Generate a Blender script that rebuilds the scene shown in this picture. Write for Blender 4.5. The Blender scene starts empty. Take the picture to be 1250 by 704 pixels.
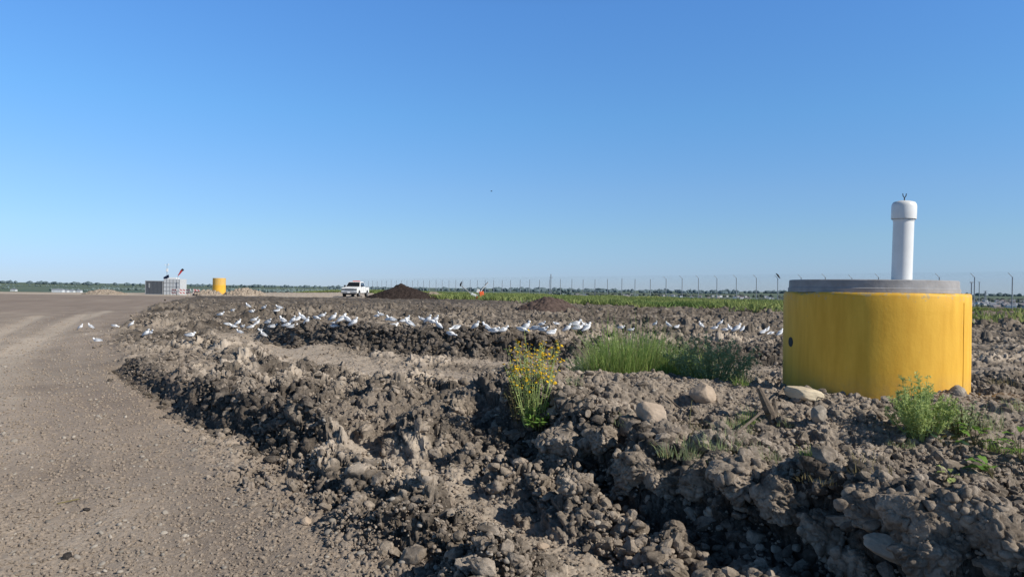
import bpy, math, random
import numpy as np
from mathutils import Vector, Matrix, Euler
random.seed(7); RNG = np.random.default_rng(11)
sc = bpy.context.scene
COL = sc.collection
R = math.radians
F = 903.0; EYE = 1.65; ROLL = R(0.73)
cR, sR = math.cos(ROLL), math.sin(ROLL)

# ------------------------------------------------------------------ helpers
def ray(px, py):
    dx = (px-625)/F; dz = -(py-352)/F
    return dx*cR-dz*sR, dx*sR+dz*cR          # X per metre of depth, Z per metre of depth
def at(px, py, Y):
    a, b = ray(px, py); return Vector((a*Y, Y, EYE+b*Y))

def tag(o, label=None, cat=None, group=None, kind=None):
    if label: o['label'] = label
    if cat: o['category'] = cat
    if group: o['group'] = group
    if kind: o['kind'] = kind
    return o
def empty(name, loc=(0,0,0), rz=0, rx=0, ry=0):
    o = bpy.data.objects.new(name, None); COL.objects.link(o)
    o.location = loc; o.rotation_euler = (rx, ry, rz); o.empty_display_size = .1
    return o
def npmesh(name, V, faces, mats, parent=None, smooth=False, loc=None, mi=None):
    """V (n,3); faces: (m,k) int array or list of lists."""
    me = bpy.data.meshes.new(name)
    if isinstance(faces, np.ndarray):
        V = np.asarray(V, dtype=np.float32); m, k = faces.shape
        me.vertices.add(len(V)); me.vertices.foreach_set('co', V.ravel())
        me.loops.add(m*k); me.loops.foreach_set('vertex_index', faces.astype(np.int32).ravel())
        me.polygons.add(m); me.polygons.foreach_set('loop_start', np.arange(m, dtype=np.int32)*k)
        me.update(calc_edges=True)
    else:
        me.from_pydata([tuple(v) for v in V], [], [tuple(f) for f in faces])
    for m_ in (mats if isinstance(mats, (list, tuple)) else [mats]): me.materials.append(m_)
    if mi is not None: me.polygons.foreach_set('material_index', np.asarray(mi, dtype=np.int32))
    me.polygons.foreach_set('use_smooth', np.full(len(me.polygons), smooth))
    me.update()
    o = bpy.data.objects.new(name, me); COL.objects.link(o)
    if parent: o.parent = parent
    if loc is not None: o.location = loc
    return o
class MB:
    def __init__(s): s.v = []; s.f = []; s.mi = []
    def add(s, V, Fc, mi=0):
        b = len(s.v); s.v += [tuple(v) for v in V]; s.f += [tuple(i+b for i in f) for f in Fc]; s.mi += [mi]*len(Fc); return s
    def box(s, c, d, rot=None, mi=0, taper=1.0):
        V = []
        for z in (-.5, .5):
            t = taper if z > 0 else 1
            for x, y in ((-.5,-.5),(.5,-.5),(.5,.5),(-.5,.5)):
                p = Vector((x*d[0]*t, y*d[1]*t, z*d[2]))
                if rot is not None: p = rot @ p
                V.append(p+Vector(c))
        return s.add(V, [(3,2,1,0),(4,5,6,7),(0,1,5,4),(1,2,6,5),(2,3,7,6),(3,0,4,7)], mi)
    def tube(s, pts, rad, n=8, mi=0, cap=True):
        pts = [Vector(p) for p in pts]
        if not isinstance(rad, (list, tuple)): rad = [rad]*len(pts)
        V = []; up = None
        for i, p in enumerate(pts):
            d = (pts[min(i+1, len(pts)-1)]-pts[max(i-1, 0)]).normalized()
            if up is None:
                up = Vector((0,0,1)) if abs(d.z) < .9 else Vector((1,0,0))
            a = d.cross(up).normalized(); b = a.cross(d).normalized(); up = b
            for k in range(n):
                t = 2*math.pi*k/n; V.append(p+(a*math.cos(t)+b*math.sin(t))*rad[i])
        Fc = []
        for i in range(len(pts)-1):
            for k in range(n):
                Fc.append((i*n+k, i*n+(k+1)%n, (i+1)*n+(k+1)%n, (i+1)*n+k))
        if cap: Fc += [tuple(range(n))[::-1], tuple(range((len(pts)-1)*n, len(pts)*n))]
        return s.add(V, Fc, mi)
    def lathe(s, prof, n=32, c=(0,0,0), mi=0, close=True):
        V = []; Fc = []
        for r, z in prof:
            for k in range(n):
                t = 2*math.pi*k/n; V.append((c[0]+r*math.cos(t), c[1]+r*math.sin(t), c[2]+z))
        for i in range(len(prof)-1):
            for k in range(n): Fc.append((i*n+k, i*n+(k+1)%n, (i+1)*n+(k+1)%n, (i+1)*n+k))
        if close: Fc += [tuple(range(n))[::-1], tuple(range((len(prof)-1)*n, len(prof)*n))]
        return s.add(V, Fc, mi)
    def prism(s, poly, y0, y1, mi=0, top=1.0):
        """polygon in xz extruded along y."""
        n = len(poly); V = [(x, y0, z) for x, z in poly]+[(x, y1, z) for x, z in poly]
        return s.add(V, [tuple(range(n)), tuple(range(2*n-1, n-1, -1))]+[(i, i+n, (i+1)%n+n, (i+1)%n) for i in range(n)], mi)
    def build(s, name, mats, parent=None, smooth=False, bevel=0, loc=None, seg=2):
        o = npmesh(name, s.v, s.f, mats, parent, smooth, loc, s.mi)
        if bevel:
            b = o.modifiers.new('b', 'BEVEL'); b.width = bevel; b.segments = seg; b.limit_method = 'ANGLE'; b.angle_limit = R(35)
        return o
def copy_tree(o, parent=None):
    c = o.copy(); COL.objects.link(c); c.parent = parent
    for ch in o.children: copy_tree(ch, c)
    return c

# ------------------------------------------------------------------ materials
def newmat(name):
    m = bpy.data.materials.new(name); m.use_nodes = True
    nt = m.node_tree; bs = nt.nodes['Principled BSDF']
    return m, nt, bs
def N(nt, t, **k):
    n = nt.nodes.new(t)
    for a, b in k.items():
        if a in n.inputs.keys(): n.inputs[a].default_value = b
        else: setattr(n, a, b)
    return n
def mixc(nt, fac, a, b, mode='MIX'):
    n = nt.nodes.new('ShaderNodeMix'); n.data_type = 'RGBA'; n.blend_type = mode
    for sock, v in ((n.inputs[0], fac), (n.inputs[6], a), (n.inputs[7], b)):
        if hasattr(v, 'links'): nt.links.new(v, sock)
        else: sock.default_value = v if isinstance(v, (int, float)) else (*v[:3], 1)
    return n.outputs[2]
def ramp(nt, src, pts):
    r = nt.nodes.new('ShaderNodeValToRGB'); e = r.color_ramp.elements
    while len(e) < len(pts): e.new(.5)
    for el, (p, c) in zip(e, pts):
        el.position = p; el.color = (c, c, c, 1) if isinstance(c, (int, float)) else (*c, 1)
    nt.links.new(src, r.inputs[0]); return r.outputs[0]
def noise(nt, scale, detail=4, rough=.6, coord='Object', dist=0):
    tc = nt.nodes.get('TC') or N(nt, 'ShaderNodeTexCoord'); tc.name = 'TC'
    n = N(nt, 'ShaderNodeTexNoise', Scale=scale, Detail=detail, Roughness=rough, Distortion=dist)
    nt.links.new(tc.outputs[coord], n.inputs['Vector']); return n.outputs[0]
def mat(name, col, rough=.6, metal=0, var=.12, scale=8, bump=0, bscale=40, col2=None, spec=.5, coord='Object', trans=0):
    m, nt, bs = newmat(name)
    c2 = col2 or tuple(c*(1-var*2.2) for c in col)
    f = ramp(nt, noise(nt, scale, coord=coord), [(.32, 0), (.68, 1)])
    c = mixc(nt, f, c2, col); nt.links.new(c, bs.inputs['Base Color'])
    bs.inputs['Roughness'].default_value = rough; bs.inputs['Metallic'].default_value = metal
    bs.inputs['Specular IOR Level'].default_value = spec
    if bump:
        b = N(nt, 'ShaderNodeBump', Strength=bump, Distance=.01); nt.links.new(noise(nt, bscale, 6), b.inputs['Height'])
        nt.links.new(b.outputs[0], bs.inputs['Normal'])
    if trans:
        t = N(nt, 'ShaderNodeBsdfTranslucent'); nt.links.new(c, t.inputs[0])
        mx = N(nt, 'ShaderNodeMixShader'); mx.inputs[0].default_value = trans
        nt.links.new(bs.outputs[0], mx.inputs[1]); nt.links.new(t.outputs[0], mx.inputs[2])
        nt.links.new(mx.outputs[0], nt.nodes['Material Output'].inputs[0])
    return m

# soil: colour driven by two vertex attributes computed with the relief ("pale" dry crust, plus sunlight painted on clod tops, "green" far vegetation)
def soil_mat(name, attr=True, patch=True, dark=(.118,.098,.080), mid=(.295,.245,.198), pale=(.54,.453,.362), k=1.0):
    m, nt, bs = newmat(name)
    L = nt.links.new
    big = noise(nt, 1.3, 5, .65); fine = noise(nt, 34, 8, .72); grit = noise(nt, 150, 5, .7)
    f1 = ramp(nt, fine, [(.36, 0), (.64, 1)])
    base = mixc(nt, f1, tuple(c*k for c in dark), tuple(c*k for c in mid))
    base = mixc(nt, ramp(nt, big, [(.3, 0), (.7, .45)]), base, tuple(c*k for c in mid))
    if attr:
        a = N(nt, 'ShaderNodeAttribute', attribute_name='tone'); sep = N(nt, 'ShaderNodeSeparateColor')
        L(a.outputs['Color'], sep.inputs[0])
        base = mixc(nt, a.outputs['Alpha'], mixc(nt, ramp(nt, fine, [(.4, 0), (.66, 1)]), tuple(c*k*.38 for c in dark), tuple(c*k*1.05 for c in dark)), base)      # shade painted into steep faces, and darker soil patches
        pf = N(nt, 'ShaderNodeMath', operation='MULTIPLY'); L(sep.outputs[0], pf.inputs[0])
        L(ramp(nt, fine, [(.28, .55), (.62, 1)]), pf.inputs[1])
        base = mixc(nt, pf.outputs[0], base, pale)
        # brown humus tone
        base = mixc(nt, sep.outputs[1], base, (.25,.19,.155))
        gr = mixc(nt, ramp(nt, noise(nt, .004, 3, .6), [(.4, 0), (.6, 1)]), (.085,.125,.085), (.17,.20,.125))
        gr = mixc(nt, ramp(nt, noise(nt, .0011, 2, .5), [(.45, 0), (.55, 1)]), gr, (.11,.15,.12))
        base = mixc(nt, sep.outputs[2], base, gr)
    elif patch:
        pn = noise(nt, 5.5, 4, .6); base = mixc(nt, ramp(nt, pn, [(.36, .7), (.52, 0)]), base, tuple(c*k*.62 for c in dark))
        base = mixc(nt, ramp(nt, pn, [(.55, 0), (.72, .5)]), base, tuple(min(.9, c*k*1.45) for c in mid))
    # light grit flecks
    vor = N(nt, 'ShaderNodeTexVoronoi', Scale=55.0); L(nt.nodes['TC'].outputs['Object'], vor.inputs['Vector'])
    fl = ramp(nt, vor.outputs['Distance'], [(.10, 1), (.2, 0)])
    sepv = N(nt, 'ShaderNodeSeparateColor'); L(vor.outputs['Color'], sepv.inputs[0])
    pick = ramp(nt, sepv.outputs[0], [(.80, 0), (.9, .75)])
    mm = N(nt, 'ShaderNodeMath', operation='MULTIPLY'); L(fl, mm.inputs[0]); L(pick, mm.inputs[1])
    if attr:
        inv = N(nt, 'ShaderNodeMath', operation='SUBTRACT'); inv.inputs[0].default_value = 1; L(sep.outputs[2], inv.inputs[1])
        m2 = N(nt, 'ShaderNodeMath', operation='MULTIPLY'); L(mm.outputs[0], m2.inputs[0]); L(inv.outputs[0], m2.inputs[1]); mm = m2
    base = mixc(nt, mm.outputs[0], base, (.40,.35,.29))
    L(base, bs.inputs['Base Color']); bs.inputs['Roughness'].default_value = .95
    bs.inputs['Specular IOR Level'].default_value = .15
    b = N(nt, 'ShaderNodeBump', Strength=.9, Distance=.012); L(fine, b.inputs['Height'])
    b2 = N(nt, 'ShaderNodeBump', Strength=.7, Distance=.004); L(grit, b2.inputs['Height']); L(b.outputs[0], b2.inputs['Normal'])
    L(b2.outputs[0], bs.inputs['Normal'])
    return m
M = {}
M['soil'] = soil_mat('soil')
M['clod'] = soil_mat('clod', attr=False, dark=(.14,.113,.088), mid=(.38,.318,.256), k=1.0)
M['crumb'] = soil_mat('crumb', attr=False, patch=False, dark=(.19,.155,.122), mid=(.36,.295,.235))
M['humus'] = soil_mat('humus', attr=False, dark=(.022,.016,.014), mid=(.052,.038,.033))
M['dampsoil'] = soil_mat('dampsoil', attr=False, dark=(.03,.026,.024), mid=(.07,.06,.053))
M['browndirt'] = soil_mat('browndirt', attr=False, dark=(.075,.053,.045), mid=(.125,.09,.076))
M['paledirt'] = soil_mat('paledirt', attr=False, dark=(.24,.195,.15), mid=(.40,.33,.26))
M['stone'] = mat('stone', (.46,.36,.27), .85, var=.16, scale=9, bump=.5, bscale=50)
M['stone_grey'] = mat('stone_grey', (.42,.36,.29), .9, var=.2, scale=12, bump=.6, bscale=40)
M['cream'] = mat('cream rock', (.62,.52,.37), .85, var=.1, scale=9, bump=.4, bscale=40)
M['pebble'] = mat('pebble', (.42,.37,.31), .9, var=.28, scale=3, coord='Object')
M['white'] = mat('white paint', (.78,.78,.76), .35, var=.02)
M['whitepvc'] = mat('white pvc', (.80,.80,.78), .36, var=.04, scale=7)
M['darkgrey'] = mat('dark grey metal', (.12,.135,.155), .6, var=.1)
M['grey'] = mat('grey metal', (.30,.31,.32), .5, var=.1)
M['galv'] = mat('galvanised', (.30,.33,.36), .55, .3, var=.1)
M['black'] = mat('black rubber', (.018,.018,.02), .7, var=.1)
M['glass'] = mat('dark glass', (.015,.018,.022), .08, var=.02)
M['orange'] = mat('orange plastic', (.80,.13,.03), .5, var=.08)
M['red'] = mat('red cloth', (.62,.05,.06), .6, var=.08)
M['panel'] = mat('solar panel', (.012,.02,.05), .15, var=.1)
M['wood'] = mat('driftwood', (.20,.155,.115), .9, var=.25, scale=14, bump=.7, bscale=60)
M['crow'] = mat('black feathers', (.012,.012,.015), .6, var=.1)
M['cabinet'] = mat('cabinet white', (.55,.57,.58), .6, var=.08)
M['g_white'] = mat('white feathers', (.88,.88,.88), .7, var=.02)
M['g_grey'] = mat('grey feathers', (.46,.49,.54), .7, var=.05)
M['g_beak'] = mat('yellow beak', (.6,.38,.05), .5, var=.05)
M['g_leg'] = mat('pinkish legs', (.45,.33,.2), .6, var=.05)
M['grass'] = mat('grass blades', (.34,.44,.13), .6, var=.2, scale=2.5, trans=.3, col2=(.17,.26,.07), spec=.08)
M['grass_dk'] = mat('weedy green', (.42,.48,.25), .65, scale=4, trans=.4, col2=(.33,.40,.20), spec=.08)
M['grass_dry'] = mat('dry straw', (.30,.25,.13), .8, scale=3, trans=.2, col2=(.18,.15,.07), spec=.08)
M['grass_far'] = mat('strip grass', (.38,.41,.15), .8, scale=.12, trans=.3, col2=(.12,.19,.06), spec=.08)
M['leaf'] = mat('leaf', (.22,.36,.08), .5, scale=6, trans=.35, col2=(.13,.24,.05), spec=.08)
M['leaf_pale'] = mat('pale feathery leaf', (.58,.66,.28), .6, scale=6, trans=.4, col2=(.38,.47,.17), spec=.08)
M['leaf_blue'] = mat('glossy dark leaf', (.035,.075,.045), .35, scale=6)
M['flower'] = mat('yellow petals', (.88,.60,.03), .6, scale=20, trans=.2, col2=(.55,.30,.02), spec=.08)
M['stem'] = mat('stem', (.13,.14,.06), .7, scale=6, col2=(.12,.09,.05), spec=.08)

# ------------------------------------------------------------------ numpy noise
def h2(ix, iy, seed):
    a = (ix.astype(np.int64)*374761393 + iy.astype(np.int64)*668265263 + seed*1274126177) & 0xFFFFFFFF
    a = ((a ^ (a >> 13))*1274126177) & 0xFFFFFFFF
    a = ((a ^ (a >> 16))*2246822519) & 0xFFFFFFFF
    return ((a ^ (a >> 15)) & 0xFFFFFF).astype(np.float64)/0x1000000
def vn(x, y, seed=0):
    ix = np.floor(x); iy = np.floor(y); fx = x-ix; fy = y-iy
    u = fx*fx*(3-2*fx); v = fy*fy*(3-2*fy)
    a = h2(ix,iy,seed); b = h2(ix+1,iy,seed); c = h2(ix,iy+1,seed); d = h2(ix+1,iy+1,seed)
    return (a*(1-u)+b*u)*(1-v)+(c*(1-u)+d*u)*v*1.0
def fbm(x, y, o=4, seed=0, g=.5):
    s = 0; a = 1; t = 0
    for i in range(o):
        s = s+a*(vn(x, y, seed+i)-.5); t += a; a *= g; x = x*2.03+17.1; y = y*2.03+5.3
    return s/t*2
def lumps(x, y, cell, seed, rmin=.35, rmax=.85, p=.55):
    """union of rounded clods on a jittered grid; height in metres / cell"""
    X = x/cell; Y = y/cell; ix = np.floor(X); iy = np.floor(Y); out = np.zeros_like(X)
    for i in (-1, 0, 1):
        for j in (-1, 0, 1):
            cx = ix+i; cy = iy+j
            jx = cx+.1+.8*h2(cx,cy,seed); jy = cy+.1+.8*h2(cx,cy,seed+1)
            r = rmin+(rmax-rmin)*h2(cx,cy,seed+2)**1.5
            ang = h2(cx,cy,seed+3)*3.1416; e = .6+.4*h2(cx,cy,seed+4)
            dx = X-jx; dy = Y-jy; ca = np.cos(ang); sa = np.sin(ang)
            u = (dx*ca+dy*sa)/r; v = (-dx*sa+dy*ca)/(r*e)
            out = np.maximum(out, np.maximum(0, 1-u*u-v*v)**p*r*(.6+.4*e))
    return out
def ss(a, b, x):
    t = np.clip((x-a)/(b-a), 0, 1); return t*t*(3-2*t)
def poly_d(x, y, pts):
    """distance to polyline and side (positive = left of direction), parameter along"""
    best = np.full(np.shape(x), 1e9); side = np.zeros(np.shape(x)); par = np.zeros(np.shape(x)); acc = 0
    for (ax, ay), (bx, by) in zip(pts[:-1], pts[1:]):
        dx, dy = bx-ax, by-ay; L2 = dx*dx+dy*dy; L = math.sqrt(L2)
        t = np.clip(((x-ax)*dx+(y-ay)*dy)/L2, 0, 1)
        d = np.hypot(x-ax-t*dx, y-ay-t*dy); s = np.sign(dx*(y-ay)-dy*(x-ax))
        m = d < best; best = np.where(m, d, best); side = np.where(m, s, side); par = np.where(m, acc+t*L, par); acc += L
    return best, side, par
def ridge(x, y, pts, wl, wr, taper=.5):
    d, s, p = poly_d(x, y, pts); Ltot = sum(math.dist(a, b) for a, b in zip(pts[:-1], pts[1:]))
    w = np.where(s > 0, wl, wr)
    return np.exp(-(d/w)**2.0)

# fence line and plateau edge (top of the fill)
FENCE_A = np.array([30.2, 84.0]); FDIR = np.array([-.5335, .8457])      # runs away to the left
def fpt(s): return FENCE_A+FDIR*s
EDGE = [(-400,92),(-150,95),(-60,106),(-40,135),(-30,175),(-20,178)]+[tuple(fpt(s)+np.array([5,3.5])) for s in (100,60,20,-20,-50,-90,-150)]+[(140,-300)]
TRACK = [(3.5,-6),(1.5,0),(-.6,4.2),(-1.35,5.2),(-3.3,8.4),(-5.6,11.7),(-11,20),(-14.5,27.6),(-25,51),(-36,84)]
RUT = [(1.25,2.5),(.5,4.2),(-.6,5.9),(-1.45,7.1),(-2.45,8.4)]
WINDROW = [(1.0,1.5),(.15,3.5),(-.35,4.5),(-1.1,5.8),(-1.75,6.7),(-2.9,8.5),(-4.2,10.4)]
SLOPE = [(-8.3,23),(-6.4,19.5),(-4.2,16),(-2.7,13.8),(-.4,11.6),(1.2,10.8)]
BANK = [(-8.2,25.5),(-6.8,22.0),(-5.0,19.6),(-2.6,18.0),(-.6,17.4),(2.3,16.4),(5.5,16.8),(9,16.4)]
FRONT = [(.15,7.5),(.55,6.5),(.98,5.5),(1.42,4.78),(1.8,4.25),(2.15,3.6),(2.6,2.6)]
BERM = [(.9,9.1),(1.7,8.6),(2.6,7.9),(3.7,7.3),(5.0,7.1),(7.5,7.6),(10,9)]
FURROW = [(-7.5,14.6),(-5.2,11.4),(-3.7,9.3),(-2.5,8.0),(-1.75,7.0)]
WHEEL1 = [(-11.2,16.5),(-15.5,25),(-22.5,39)]; WHEEL3 = [(-6.8,9.2),(-9.2,13.2),(-13.2,20.5),(-18.9,32),(-24,44)]; WHEEL2 = [(-11,15),(-16.3,23.6),(-23.4,36.7)]
HUMPS = [(-5.4,15.2,.22,.55),(-3.1,12.6,.2,.5),(-1.6,9.6,.20,.42),(-.55,8.9,.22,.45),(-2.7,10.4,.14,.4),(-.75,7.2,.2,.33),(.1,8.8,.26,.5),
         (-6.6,17.8,.2,.7),(-.45,6.0,.12,.26),(.35,5.15,.13,.22),(2.0,6.4,.1,.5),(-4.4,18.2,.16,.8),(1.1,8.0,.15,.5),(4.5,7.3,.08,.45),(-1.3,11.2,.12,.5)]
def side_track(x, y):
    d, s, p = poly_d(x, y, TRACK); return d*s       # positive on the track (left)
def shape(x, y):
    wx = x+.16*fbm(x*1.9, y*1.9, 3, 41); wy = y+.16*fbm(x*1.9, y*1.9, 3, 51)
    ts = side_track(wx, wy)
    r = np.hypot(x, y)
    on = ss(-.55, .35, ts+.55*fbm(x*1.3, y*1.3, 4, 71))                            # 1 on the graded track
    h = .25*ss(45, 78, y)+.03*fbm(x*.12, y*.12, 3, 5)+.05*fbm(x*.5, y*.5, 3, 15)*(1-on)
    h += (1-on)*.06*ss(0, 1.2, -ts)
    # berm around the yellow ring
    db, sb, pb = poly_d(wx, wy, BERM)
    h += .46*np.exp(-(db/np.where(sb > 0, 2.2, 1.05))**2)*(1-on)
    # front ridge: steep towards the camera (right side of the polyline)
    df, sf, pf = poly_d(wx, wy, FRONT); crest = .45+.12*fbm(pf*1.3, pf*0+3, 3, 9)
    prof = np.where(sf > 0, np.exp(-(df/.62)**2), np.exp(-(df/.24)**3))
    h += (crest*prof+np.where(sf > 0, .12*np.exp(-(df/1.9)**2), 0)*(1-prof))*(1-on)
    h -= .07*np.exp(-((df-.36)/.26)**2)*(sf <= 0)
    # bank with the gulls behind it
    dk, sk, pk = poly_d(wx, wy, BANK)
    h += .44*np.where(sk > 0, np.exp(-(dk/4.5)**2), np.exp(-(dk/.48)**3))*ss(-11, -7.5, x)*ss(11, 7, x)*(1-.5*ss(-.5, 3.5, x))
    h -= .10*np.exp(-((dk-.75)/.4)**2)*(sk < 0)*ss(-9, -6, x)
    dl, sl, pl = poly_d(wx, wy, FURROW); h += .17*np.where(sl > 0, np.exp(-(dl/.3)**2), np.exp(-(dl/.24)**2))+.0
    h -= .10*np.exp(-((dl-.30)/.2)**2)*(sl < 0)
    for hx, hy, hh, hr in HUMPS:
        h += hh*np.exp(-(((wx-hx)**2+(wy-hy)**2)/hr**2)**1.5)
    dw, _, _ = poly_d(wx, wy, WINDROW); h += .11*np.exp(-(dw/.26)**2)*(.6+.8*vn(x*1.6, y*1.6, 19))
    # tyre rut and dried slope are smooth
    dr, _, _ = poly_d(wx, wy, RUT); ds, _, _ = poly_d(wx, wy, SLOPE)
    on = on*(1-.9*np.exp(-(dw/.3)**4)); smooth = np.maximum(np.exp(-(dr/.30)**4), np.maximum(np.exp(-(ds/1.15)**4), .75*np.exp(-((dk-1.7)/.7)**4)*(sk < 0)*ss(-4, -2, x)))
    smooth = smooth*(1-.85*np.exp(-(dw/.26)**4)); h -= .06*np.exp(-(dr/.3)**4)
    e1, _, _ = poly_d(x, y, EDGE)
    return h, on, smooth, ts, df, sf, db, dk, sk
def poly_inside(x, y):
    """1 on the plateau"""
    P = EDGE+[(-400,-300)]
    c = np.zeros(np.shape(x), bool)
    for (ax, ay), (bx, by) in zip(P, P[1:]+P[:1]):
        if ay == by: continue
        m = ((ay > y) != (by > y)) & (x < (bx-ax)*(y-ay)/(by-ay)+ax); c ^= m
    return c
def height(x, y, tone=False):
    x = np.asarray(x, float); y = np.asarray(y, float)
    h, on, smooth, ts, df, sf, db, dk, sk = shape(x, y)
    r = np.hypot(x, y)
    for W in (WHEEL1, WHEEL2): h = h-.035*np.exp(-(poly_d(x, y, W)[0]/.3)**4)
    A = (1-on)*(1-.82*smooth)
    A = A*(.62+.55*ss(.45, .6, vn(x*.45, y*.45, 77)))           # patches of heavier ploughing
    A = A*(1-.45*np.exp(-(db/1.0)**2))                                # gravelly berm is finer
    A = A*(1+.35*np.exp(-(df/.55)**2))
    A = A*(1+.5*ss(14, 30, y))*(1-.65*ss(45, 78, y))
    wx = x+.09*fbm(x*6, y*6, 4, 21, .65); wy = y+.09*fbm(x*6, y*6, 4, 31, .65)
    L1 = lumps(wx, wy, .8, 101, .3, .8, 1.0)*.8; L2 = lumps(wx, wy, .33, 111, .35, .9, .95)*.33
    wx = x+.035*fbm(x*20, y*20, 3, 22, .6); wy = y+.035*fbm(x*20, y*20, 3, 32, .6)
    L3 = lumps(wx, wy, .14, 121, .35, .9, .8)*.14; L4 = lumps(wx+.01*fbm(x*60, y*60, 2, 23), wy, .062, 131)*.062; L5 = lumps(x, y, .028, 141)*.028
    L5 = L5*(1-.85*ss(4, 9, r)); L4 = L4*(1-.9*ss(9, 17, r)); L3 = L3*(1-.75*ss(18, 34, r))
    far = 1+.3*ss(20, 55, r)
    rel = A*(.26*L1*ss(.3, .6, vn(x*.7, y*.7, 5))*far+.50*L2+.60*L3+.62*L4)+(A*.85+.05)*.6*L5
    rel += A*(.075*fbm(x*4, y*4, 5, 61, .62)-.05*np.abs(fbm(x*9, y*9, 4, 67, .6)))
    # track crumbs
    T = on*(.35+.65*ss(.4, .7, vn(x*1.1, y*1.1, 91))); edge = np.exp(-((ts+.1)/.35)**2)*ss(-2, 20, 20-y*.3)
    rel += (T*.15+.3*edge)*L4+(T*.5+.2*edge)*L5+.010*on*fbm(x*3, y*3, 4, 63, .6)
    tl = on*(fbm(ts*1.5+5, y*.13, 4, 401)); rel += .035*tl*ss(60, 30, r)
    near = ss(600, 120, r)
    h = h+rel*near
    ins = poly_inside(x, y); de, _, _ = poly_d(x, y, EDGE)
    drop = np.where(ins, 0, ss(0, 260, de)); h = h-30*drop
    # far hills
    hills = ss(1500, 6000, r)*(10*fbm(x*.0005, y*.0005, 4, 201)+16*ss(0, -6000, x+y*.25)*ss(1500, 7000, r)*.55)
    far = 14*ss(6000, 16000, r)
    h = h+np.where(ins, 0, hills+far)
    if not tone: return h
    pale = on*np.clip(.43+.42*fbm(x*1.1, y*.8, 4, 301)+.3*fbm(x*.25, y*.15, 3, 302), .05, 1)+smooth*.60+.28*np.exp(-(db/1.2)**2)
    pale = pale+.35*tl
    for W in (WHEEL1, WHEEL2):
        d, _, _ = poly_d(x+.15*fbm(x, y, 2, 7), y, W); pale += .38*np.exp(-(d/.42)**2)
    mid = ss(-1, 1, fbm(x*.6, y*.6, 3, 303)*2)
    pale += (1-on)*.16*mid
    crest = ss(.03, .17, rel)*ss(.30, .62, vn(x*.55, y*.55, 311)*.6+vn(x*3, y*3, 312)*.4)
    pale += (1-on)*.30*np.exp(-(df/.6)**2)*(sf > 0)  # top of the front ridge paled as painted sunlight
    pale += (1-on)*.8*crest*(1-.45*ss(16, 30, y))  # sunlight painted into the soil colour of the raised clods
    pale *= 1-.35*ss(8, 70, y)*ss(-3, 3, ts)
    pale *= 1-.35*ss(26, 60, y)*(1-on)
    road = ss(82, 87, y+.06*x)*ss(-8, -12, x)*ins; pale = np.maximum(pale, road*.95)
    road2 = np.exp(-((y-66)/3)**2)*ss(-30, -36, x)*.2; pale += road2
    brown = on*.40*(.6+.6*fbm(x*.2, y*.2, 3, 305))+on*.25*ss(5, 60, y)*ss(86, 78, y)
    brown *= (1-road)
    for W in (WHEEL1, WHEEL2, WHEEL3):
        wq = np.exp(-(poly_d(x+.15*fbm(x, y, 2, 7), y, W)[0]/.45)**2); brown *= 1-.8*wq; pale = np.maximum(pale, wq*.85*on)
    green = np.where(ins, 0, ss(0, 30, de)); green = np.where(r > 300, 1, green)
    return h, np.clip(pale, 0, 1), np.clip(brown, 0, 1), green
def hz(x, y): return float(height(np.array([x]), np.array([y]))[0])
_d = np.concatenate([np.arange(3, 14, .02), np.arange(14, 60, .06), np.arange(60, 170, .3)])
def hit(px, py, sink=.0):
    """the ground point seen at a pixel of the photograph"""
    a, b = ray(px, py); h = height(a*_d, _d); below = (EYE+b*_d) <= h
    i = int(np.argmax(below)) if below.any() else len(_d)-1
    return Vector((a*_d[i], _d[i], h[i]-sink))
def ground(x, y, sink=0): return Vector((x, y, hz(x, y)-sink))

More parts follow.
